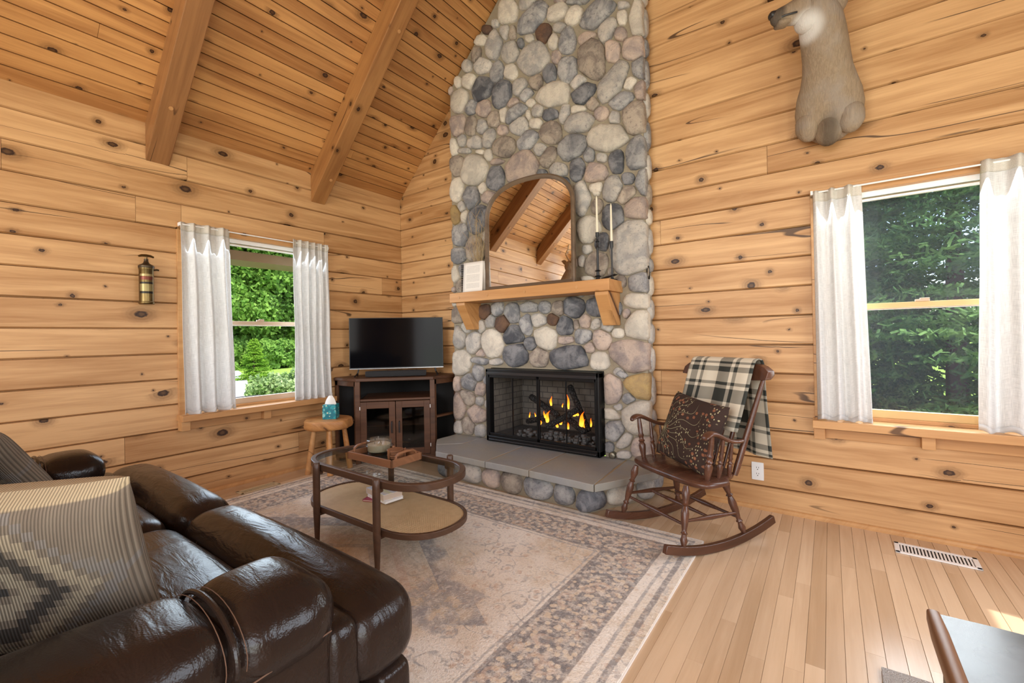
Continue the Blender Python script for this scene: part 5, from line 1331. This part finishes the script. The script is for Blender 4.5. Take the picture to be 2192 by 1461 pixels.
# woven pillows
def kilim(name):
    t = NT(name); u, v, _ = t.xyz(t.coord('UV'))
    def q(a, n): return t.m('DIVIDE', t.m('FLOOR', t.m('MULTIPLY', a, n)), n)
    uu, vv = q(u, 26), q(v, 22)
    dx = t.m('ABSOLUTE', t.m('SUBTRACT', uu, .48)); dy = t.m('ABSOLUTE', t.m('SUBTRACT', vv, .5))
    dd = t.m('ADD', t.m('MULTIPLY', dx, 1.15), dy)
    def band(a, b): return t.m('MULTIPLY', t.step(dd, a, a+.004), t.step(dd, b, b-.004))
    rib = t.m('ADD', .5, t.m('MULTIPLY', t.m('SINE', t.m('MULTIPLY', u, 520)), .5))
    nz = t.noise(t.vec(t.m('MULTIPLY', u, 14), t.m('MULTIPLY', v, 3)), 1, 3)
    base = t.mix(nz, (.16, .125, .095), (.30, .245, .18))
    col = t.mix(band(.10, .17), base, (.36, .30, .215)); col = t.mix(band(.22, .30), col, (.075, .065, .056)); col = t.mix(band(.36, .44), col, (.38, .31, .215)); col = t.mix(band(.50, .56), col, (.24, .21, .18)); col = t.mix(t.step(dd, .06, .05), col, (.05, .046, .043))
    edge = t.step(t.m('ABSOLUTE', t.m('SUBTRACT', v, .5)), .455, .465); col = t.mix(edge, col, (.48, .38, .24))
    col = t.mix(t.m('MULTIPLY', t.step(rib, .55, .2), .55), col, (.05, .04, .03))
    t.bump(rib, .5, .004)
    return t.set(col, .95, 0, .1)
M['kilim'] = kilim('woven_kilim')
M['kilim2'] = kilim('woven_kilim_far')
p1 = thing('woven_pillow', 'ribbed brown and cream woven pillow propped by the padded sofa arm with the seam', 'pillow', group='woven pillows on the sofa')
p1.matrix_basis = Matrix.Translation((2.43, -3.108, .66)) @ Matrix.Rotation(math.radians(53.6), 4, 'Z') @ Matrix.Rotation(math.radians(113.5), 4, 'X') @ Matrix.Rotation(math.radians(-.4), 4, 'Z')
obj('cover', pillow(.46, .44, .15, 34, 5), M['kilim'], p1, smooth=180, fixn=False)
p2 = thing('woven_pillow', 'woven pillow resting against the sofa arm beside the left wall', 'pillow', group='woven pillows on the sofa')
p2.matrix_basis = Matrix.Translation((1.08, -3.10, .645)) @ Matrix.Rotation(math.radians(44), 4, 'Z') @ Matrix.Rotation(math.radians(130), 4, 'X')
obj('cover', pillow(.44, .44, .15, 26, 9), M['kilim2'], p2, smooth=180, fixn=False)

# ------------------------------------------------------------------ area rug
tm = NT('persian_rug'); x, y, _ = tm.xyz(tm.coord('Object'))
c = tm.vec(x, y); HX, HY = 1.48, 1.22
wob = tm.m('MULTIPLY', tm.m('SUBTRACT', tm.noise(c, 9, 2), .5), .03)
ex_ = tm.m('SUBTRACT', HX, tm.m('ABSOLUTE', x)); ey_ = tm.m('SUBTRACT', HY, tm.m('ABSOLUTE', y)); e = tm.m('MINIMUM', ex_, ey_)
ew = tm.m('ADD', e, tm.m('MULTIPLY', wob, .35))
def bnd(a, b): return tm.m('MULTIPLY', tm.step(ew, a, a+.006), tm.step(ew, b+.006, b))
cream, grey, tan, rose, char_ = (.82, .755, .665), (.36, .35, .345), (.66, .55, .42), (.58, .43, .33), (.20, .19, .195)
mot = tm.noise(c, 13, 4, .65); mot2 = tm.noise(c, 2.2, 3); fine = tm.noise(c, 95, 3, .7)
base = tm.mix(tm.step(mot2, .4, .62), cream, tan); 
# scrolling motifs in the field
v1 = tm.voro(tm.vm('ADD', c, tm.vec(wob, tm.m('MULTIPLY', wob, -1.3))), 9, 'F1', 'Distance', '2D'); v2 = tm.voro(c, 9, 'DISTANCE_TO_EDGE', 'Distance', '2D')
ringm = tm.m('MULTIPLY', tm.step(tm.m('ABSOLUTE', tm.m('SUBTRACT', v1, .26)), .07, .02), tm.step(tm.noise(c, 34, 3, .6), .40, .55)); vine = tm.m('MULTIPLY', tm.step(tm.m('ABSOLUTE', tm.m('SUBTRACT', tm.noise(c, 6.5, 2, .5, .8), .5)), .03, .010), tm.step(tm.noise(c, 30, 3, .6), .36, .52))
flo = tm.step(v1, .14, .09)
fad = tm.step(tm.noise(c, 3.3, 3), .38, .58)
col = tm.mix(tm.m('MULTIPLY', tm.m('MULTIPLY', tm.m('MAXIMUM', ringm, vine), fad), .75), base, grey)
col = tm.mix(tm.m('MULTIPLY', flo, .6), col, rose)
# medallion with stepped edge
md = tm.m('ADD', tm.m('MULTIPLY', tm.m('ABSOLUTE', tm.m('SUBTRACT', x, -.0)), .62), tm.m('ABSOLUTE', y)); mdq = tm.m('DIVIDE', tm.m('FLOOR', tm.m('MULTIPLY', md, 22)), 22)
mdw = tm.m('ADD', mdq, tm.m('MULTIPLY', wob, 1.2))
def mb(a, b): return tm.m('MULTIPLY', tm.step(mdw, a, a+.004), tm.step(mdw, b+.004, b))
col = tm.mix(tm.m('MULTIPLY', tm.step(mdw, .50, .49), .55), col, (.50, .41, .28)); col = tm.mix(tm.m('MULTIPLY', tm.m('MULTIPLY', mb(.44, .55), tm.step(tm.noise(c, 3.1, 2), .38, .52)), .85), col, (.29, .28, .28)); col = tm.mix(tm.m('MULTIPLY', mb(.24, .28), .6), col, rose); col = tm.mix(tm.m('MULTIPLY', mb(.10, .15), .6), col, grey)
# grey corner pieces of the medallion
cp = tm.m('MULTIPLY', tm.step(tm.m('ABSOLUTE', tm.m('SUBTRACT', tm.m('ABSOLUTE', x), .66)), .17, .15), tm.step(tm.m('ABSOLUTE', y), .17, .15)); col = tm.mix(tm.m('MULTIPLY', tm.m('MULTIPLY', cp, tm.step(mot, .42, .5)), .7), col, grey)
# border bands
bord = tm.mix(tm.step(tm.voro(c, 27, 'F1', 'Distance', '2D'), .36, .22), tm.mix(tm.step(tm.noise(c, 24, 4, .7), .38, .56), (.60, .52, .44), (.235, .22, .215)), tan)
bord = tm.mix(tm.m('MULTIPLY', tm.step(tm.m('ABSOLUTE', tm.m('SUBTRACT', tm.voro(c, 8, 'F1', 'Distance', '2D'), .2)), .09, .04), .6), bord, rose)
bord = tm.mix(tm.m('MULTIPLY', tm.step(tm.voro(tm.vm('ADD', c, (.33, .21, 0.0)), 8, 'F1', 'Distance', '2D'), .25, .15), .7), bord, (.24, .235, .235))
col = tm.mix(bnd(.16, .40), col, bord)
for a, b, k in ((.395, .415, char_), (.43, .44, grey), (.145, .162, char_), (.085, .10, grey), (.03, .055, char_)): col = tm.mix(tm.m('MULTIPLY', bnd(a, b), .75), col, k)
for a, b in ((.10, .145),): col = tm.mix(tm.m('MULTIPLY', bnd(a, b), tm.step(mot, .40, .55)), col, cream)
wear = tm.step(tm.noise(c, 28, 4, .7), .46, .62)
col = tm.mix(tm.m('MULTIPLY', wear, .45), col, cream); spk_ = tm.noise(c, 55, 5, .8); col = tm.mix(tm.m('MULTIPLY', tm.step(spk_, .55, .67), .42), col, (.26, .225, .195)); col = tm.mix(tm.m('MULTIPLY', tm.step(tm.noise(c, 20, 4, .7), .55, .68), .4), col, (.52, .345, .215)); col = tm.mix(tm.m('MULTIPLY', tm.step(fine, .5, .66), .24), col, char_); col = tm.mix(tm.m('MULTIPLY', tm.step(fine, .42, .34), .3), col, (.78, .70, .60))
tm.bump(tm.m('ADD', fine, tm.m('MULTIPLY', mot, .4)), .7, .006)
M['rug'] = tm.set(col, .97, 0, .05)
rug = thing('area_rug', 'large faded persian style rug in cream, grey and rust', 'rug', (1.79, -1.915, 0))
m = MB(); m.rbox((0, 0, .0055), (2*HX, 2*HY, .011), .005, 6); obj('pile', m, M['rug'], rug)
for s in (-1, 1):
    m = MB(); m.box((-HX, s*HY-.004, .0005), (HX, s*HY+.004, .008)); obj('selvage', m, M['paper'], rug, smooth=0)
    m = MB(); m.box((s*HX-.004, -HY, .0005), (s*HX+.004, HY, .008)); obj('binding', m, M['paper'], rug, smooth=0)

# ------------------------------------------------------------------ side table and grey mat at the right
sd_ = thing('dark_side_table', 'dark topped side table with a brown edge band and turned black legs', 'table', (4.36, -2.20, 0))
tm = NT('worn_black_top'); nn = tm.noise(tm.coord('Object'), 9, 4)
M['worntop'] = tm.set(tm.mix(tm.step(nn, .45, .7), (.030, .032, .036), (.06, .062, .068)), tm.m('ADD', .16, tm.m('MULTIPLY', nn, .14)), 0, .6)
m = MB(); m.rbox((0, 0, .482), (.66, .66, .034), .012, 6); obj('top', m, M['worntop'], sd_)
m = MB(); m.rbox((-.327, 0, .4825), (.03, .664, .040), .012, 6); obj('edge_band', m, plain('brown_edge', (.17, .075, .03), .4), sd_)
for sx in (-1, 1):
    for sy in (-1, 1):
        m = MB(); m.spindle((sx*.285, sy*.285, 0), (sx*.285, sy*.285, .465), [(0, .018), (.1, .022), (.18, .016), (.22, .03), (.3, .036), (.38, .02), (.42, .032), (.52, .038), (.6, .022), (.64, .034), (.75, .034), (1, .034)], 14); obj('leg', m, M['blackgloss'], sd_)
m = MB(); m.box((-.27, -.27, .40), (.27, .27, .465)); obj('apron', m, M['blackgloss'], sd_, smooth=0)
mat_ = thing('grey_mat', 'grey fuzzy mat on the floor beside the dark side table', 'mat', (4.30, -1.63, 0))
m = MB(); m.rbox((0, 0, .008), (.66, .60, .015), .007, 8); obj('pile', m, plain('grey_pile', (.66, .62, .58), 1.0, bump=(220, 1.0, .02)), mat_)
# ------------------------------------------------------------------ outdoors seen through the two windows
def leaf_mat(name, a, b, trans=.35):
    t = NT(name); n = t.noise(t.coord('Object'), 2.2, 3); n2 = t.noise(t.coord('Object'), 25, 1)
    col = t.mix(t.step(t.m('ADD', t.m('MULTIPLY', n, .6), t.m('MULTIPLY', n2, .4)), .35, .65), a, b)
    df = t.n('ShaderNodeBsdfDiffuse'); t.link(col, df.inputs[0]); tl = t.n('ShaderNodeBsdfTranslucent'); t.link(col, tl.inputs[0])
    ms = t.n('ShaderNodeMixShader'); ms.inputs[0].default_value = trans; t.link(df.outputs[0], ms.inputs[1]); t.link(tl.outputs[0], ms.inputs[2]); t.link(ms.outputs[0], t.out.inputs[0])
    return t.mat
M['leaf'] = leaf_mat('broad_leaves', (.10, .22, .04), (.30, .48, .10))
M['leaf_light'] = leaf_mat('bush_leaves', (.16, .30, .06), (.48, .58, .30))
M['needle'] = leaf_mat('spruce_needles', (.07, .17, .06), (.22, .38, .13), .3)
M['needle_lime'] = leaf_mat('young_evergreen', (.12, .26, .03), (.30, .48, .06), .3)
M['bark'] = plain('bark', (.11, .075, .05), .95, bump=(20, .8, .02))
GZ = -.5
tm = NT('lawn'); n = tm.noise(tm.coord('Object'), 1.5, 4); M['lawn'] = tm.set(tm.mix(n, (.17, .30, .04), (.34, .44, .09)), .95, 0, .1)
m = MB(); m.box((-150, -60, GZ-.2), (-.6, 120, GZ)); m.box((-.6, .6, GZ-.2), (60, 120, GZ)); m.box((RW+.6, -60, GZ-.2), (60, .6, GZ)); m.box((-.6, -60, GZ-.2), (RW+.6, -RL-.6, GZ))
tag(obj('ground', m, M['lawn'], smooth=0), kind='structure')
M['asphalt'] = plain('pale_driveway', (.50, .50, .51), .9, bump=(30, .2, .01))
pp = [px_on(u, v, 2, GZ+.02) for u, v in ((430, 905), (565, 905), (542, 850), (526, 805), (511, 793), (503, 780), (501, 768), (505, 758), (516, 752), (612, 746), (612, 738), (480, 743), (455, 748), (430, 800))]
m = MB(); m.prism([(p[0], p[1]) for p in pp], GZ, GZ+.02); tag(obj('driveway', m, M['asphalt'], smooth=0), kind='structure')
def ray_xy(u, dist):
    d = CR*(u-1096)/FPX+CF; d = d[:2]/np.hypot(*d[:2]); return CAM[:2]+d*dist
def unit(n): v = RNG.normal(size=(n, 3)); return v/np.linalg.norm(v, axis=1)[:, None]
def crown(n, rx, rz, zc, leaf, lumps=40):
    c = unit(lumps)*np.array([rx, rx, rz])*(.55+.4*RNG.random((lumps, 1)))
    k = RNG.integers(0, lumps, n); p = c[k]+unit(n)*(rx*.30)*RNG.random((n, 1))**.5; p[:, 2] += zc
    a = unit(n); b = np.cross(a, unit(n)); b /= np.linalg.norm(b, axis=1)[:, None]
    s = leaf*(.6+.8*RNG.random((n, 1)))
    return p, a*s, b*s*.6
def tree(label, xy, mesh, h, sc, rz, grp):
    t = thing('leafy_tree', label, 'tree', (xy[0], xy[1], GZ), rz, group=grp); t.scale = (sc, sc, sc)
    f = obj('foliage', mesh, M['leaf'], t); f['kind'] = 'stuff'
    m = MB(); m.tube([(0, 0, 0), (.1, .05, h*.3), (0, .1, h*.6)], lambda q: .28*(1-.6*q), 10); obj('trunk', m, M['bark'], t)
me_t = [quads('foliage', *crown(52000, 4.4, 5.2, 6.4, .105, 90)), quads('foliage', *crown(44000, 3.8, 4.4, 4.6, .10, 80))]
spots = [(470, 33, 0, 1.0), (515, 37, 1, 1.2), (560, 34, 0, 1.05), (605, 38, 1, 1.25), (650, 35, 0, 1.1), (430, 38, 1, 1.2), (540, 44, 0, 1.35), (590, 46, 0, 1.4), (495, 47, 0, 1.4), (640, 47, 1, 1.5)]
names_ = ['broad leafy tree nearest the driveway bend', 'leafy tree behind the pointed evergreen', 'tall leafy tree over the far driveway', 'leafy tree at the window frame side of the woods', 'leafy tree at the wood edge behind the narrow curtain', 'leafy tree at the wood edge behind the wide curtain',
          'tall tree of the rear row above the pointed evergreen', 'tall tree of the rear row above the gravel', 'tall tree of the rear row over the driveway', 'tall tree of the rear row at the end of the woods']
for (u, dist, k, sc), lab in zip(spots, names_): tree(lab, ray_xy(u, dist), me_t[k], 9, sc, u*.1, 'trees beyond the driveway')
# low undergrowth at the wood's edge
me_s = quads('foliage', *crown(7000, 1.2, .9, .8, .10, 26))
for u, dist, lab in ((480, 30, 'rounded shrub at the driveway edge, furthest along the bend'), (510, 31, 'rounded shrub behind the lawn circle'), (572, 30, 'rounded shrub beside the gravel'), (545, 32, 'rounded shrub just behind the pointed evergreen'), (610, 31, 'rounded shrub at the window frame side')):
    xy = ray_xy(u, dist); t = thing('shrub', lab, 'shrub', (xy[0], xy[1], GZ), u, group='shrubs at the wood edge')
    f = obj('foliage', me_s, M['leaf'], t); f['kind'] = 'stuff'; m = MB(); m.tube([(0, 0, 0), (.02, 0, .5)], .05, 6); obj('stem', m, M['bark'], t)
# pointed evergreen on the lawn
def conifer(nb, H, R, need, z0=.1, twigs=7, seed=1, az=(0, 2*PI)):
    P_, A_, B_ = [], [], []; r = np.random.default_rng(seed)
    for i in range(nb):
        q = (i+.5)/nb; z = z0+(H-z0)*q**1.15; L = R*(1-q)**.85*(.8+.35*r.random())+.05*R; a = az[0]+(az[1]-az[0])*r.random()
        d = np.array([math.cos(a), math.sin(a), 0]); sdv = np.array([-d[1], d[0], 0])
        droop = -.10-.25*r.random()+.35*q
        for s in (-1, 0, 1):
            for w in np.linspace(.18, 1, twigs):
                base = d*L*w+np.array([0, 0, z+droop*L*w*w*.8+.10*L*w**4])
                dr = d*.65+sdv*s*.75+np.array([0, 0, -.12+.25*r.random()]); dr /= np.linalg.norm(dr)
                tl = L*(.34 if s else .20)*(1.1-.6*w)+need
                nn = max(3, int(tl/need*1.5))
                t_ = r.random(nn)[:, None]; c = base+dr*tl*t_+r.normal(size=(nn, 3))*need*.12
                nd = dr*.75+r.normal(size=(nn, 3))*.42; nd /= np.linalg.norm(nd, axis=1)[:, None]
                up = np.cross(nd, r.normal(size=(nn, 3))); up /= np.linalg.norm(up, axis=1)[:, None]
                P_.append(c); A_.append(nd*need*.62); B_.append(up*need*.13)
    return np.concatenate(P_), np.concatenate(A_), np.concatenate(B_)
xy = ray_xy(543, 22); t = thing('pointed_evergreen', 'small pointed evergreen standing on the sunny lawn', 'tree', (xy[0], xy[1], GZ))
f = obj('foliage', quads('foliage', *conifer(150, 1.72, .62, .085, .05, 5, 3)), M['needle_lime'], t); f['kind'] = 'stuff'
m = MB(); m.tube([(0, 0, 0), (0, 0, 1.5)], .04, 6); obj('trunk', m, M['bark'], t)
# leafy bush close to the house
xy = ray_xy(601, 8.2); t = thing('pale_leafed_bush', 'pale leafed bush growing just outside the left window', 'shrub', (xy[0], xy[1], GZ))
f = obj('foliage', quads('foliage', *crown(10000, .48, .48, .70, .026, 60)), M['leaf_light'], t); f['kind'] = 'stuff'
for k in range(5):
    m = MB(); m.tube([(.02*k-.04, 0, 0), (.10*(k-2), .05*(k % 2), .5), (.16*(k-2), .08*(k % 2), 1.0)], lambda q: .014*(1-.6*q), 6); obj('stem', m, M['bark'], t)
p = px_on(530, 853, 0, -.75)
m = MB(); m.box((-.78, -2.4, p[2]-.02), (-.72, p[1]+.12, p[2]+.025)); m.box((-.78, p[1]+.06, GZ), (-.72, p[1]+.12, p[2])); m.box((-.78, -2.4, GZ), (-.72, -2.34, p[2]))
tag(obj('deck_rail', m, M['brownframe'], smooth=0), 'dark rail just outside the left window sill', 'railing')
# spruces right outside the other window
for k, (x, y, H, R, sd, lab) in enumerate(((4.95, 3.35, 6.2, 2.05, 5, 'dense spruce filling the view of the window beside the deer'), (3.55, 4.6, 7.0, 2.2, 9, 'second spruce standing behind on the chimney side'), (6.9, 5.2, 7.5, 2.6, 12, 'third spruce standing behind on the open side'))):
    t = thing('spruce_tree', lab, 'tree', (x, y, GZ), group='spruces outside the gable wall')
    f = obj('foliage', quads('foliage', *conifer(420 if k == 0 else 300, H, R, .075 if k == 0 else .11, .12, 9 if k == 0 else 7, sd, (PI*.75, PI*2.2) if k == 0 else (0, 2*PI))), M['needle'], t); f['kind'] = 'stuff'
    m = MB(); m.tube([(0, 0, 0), (0, 0, H*.95)], lambda q: .11*(1-.9*q), 8); obj('trunk', m, M['bark'], t)
bpy.context.view_layer.update()
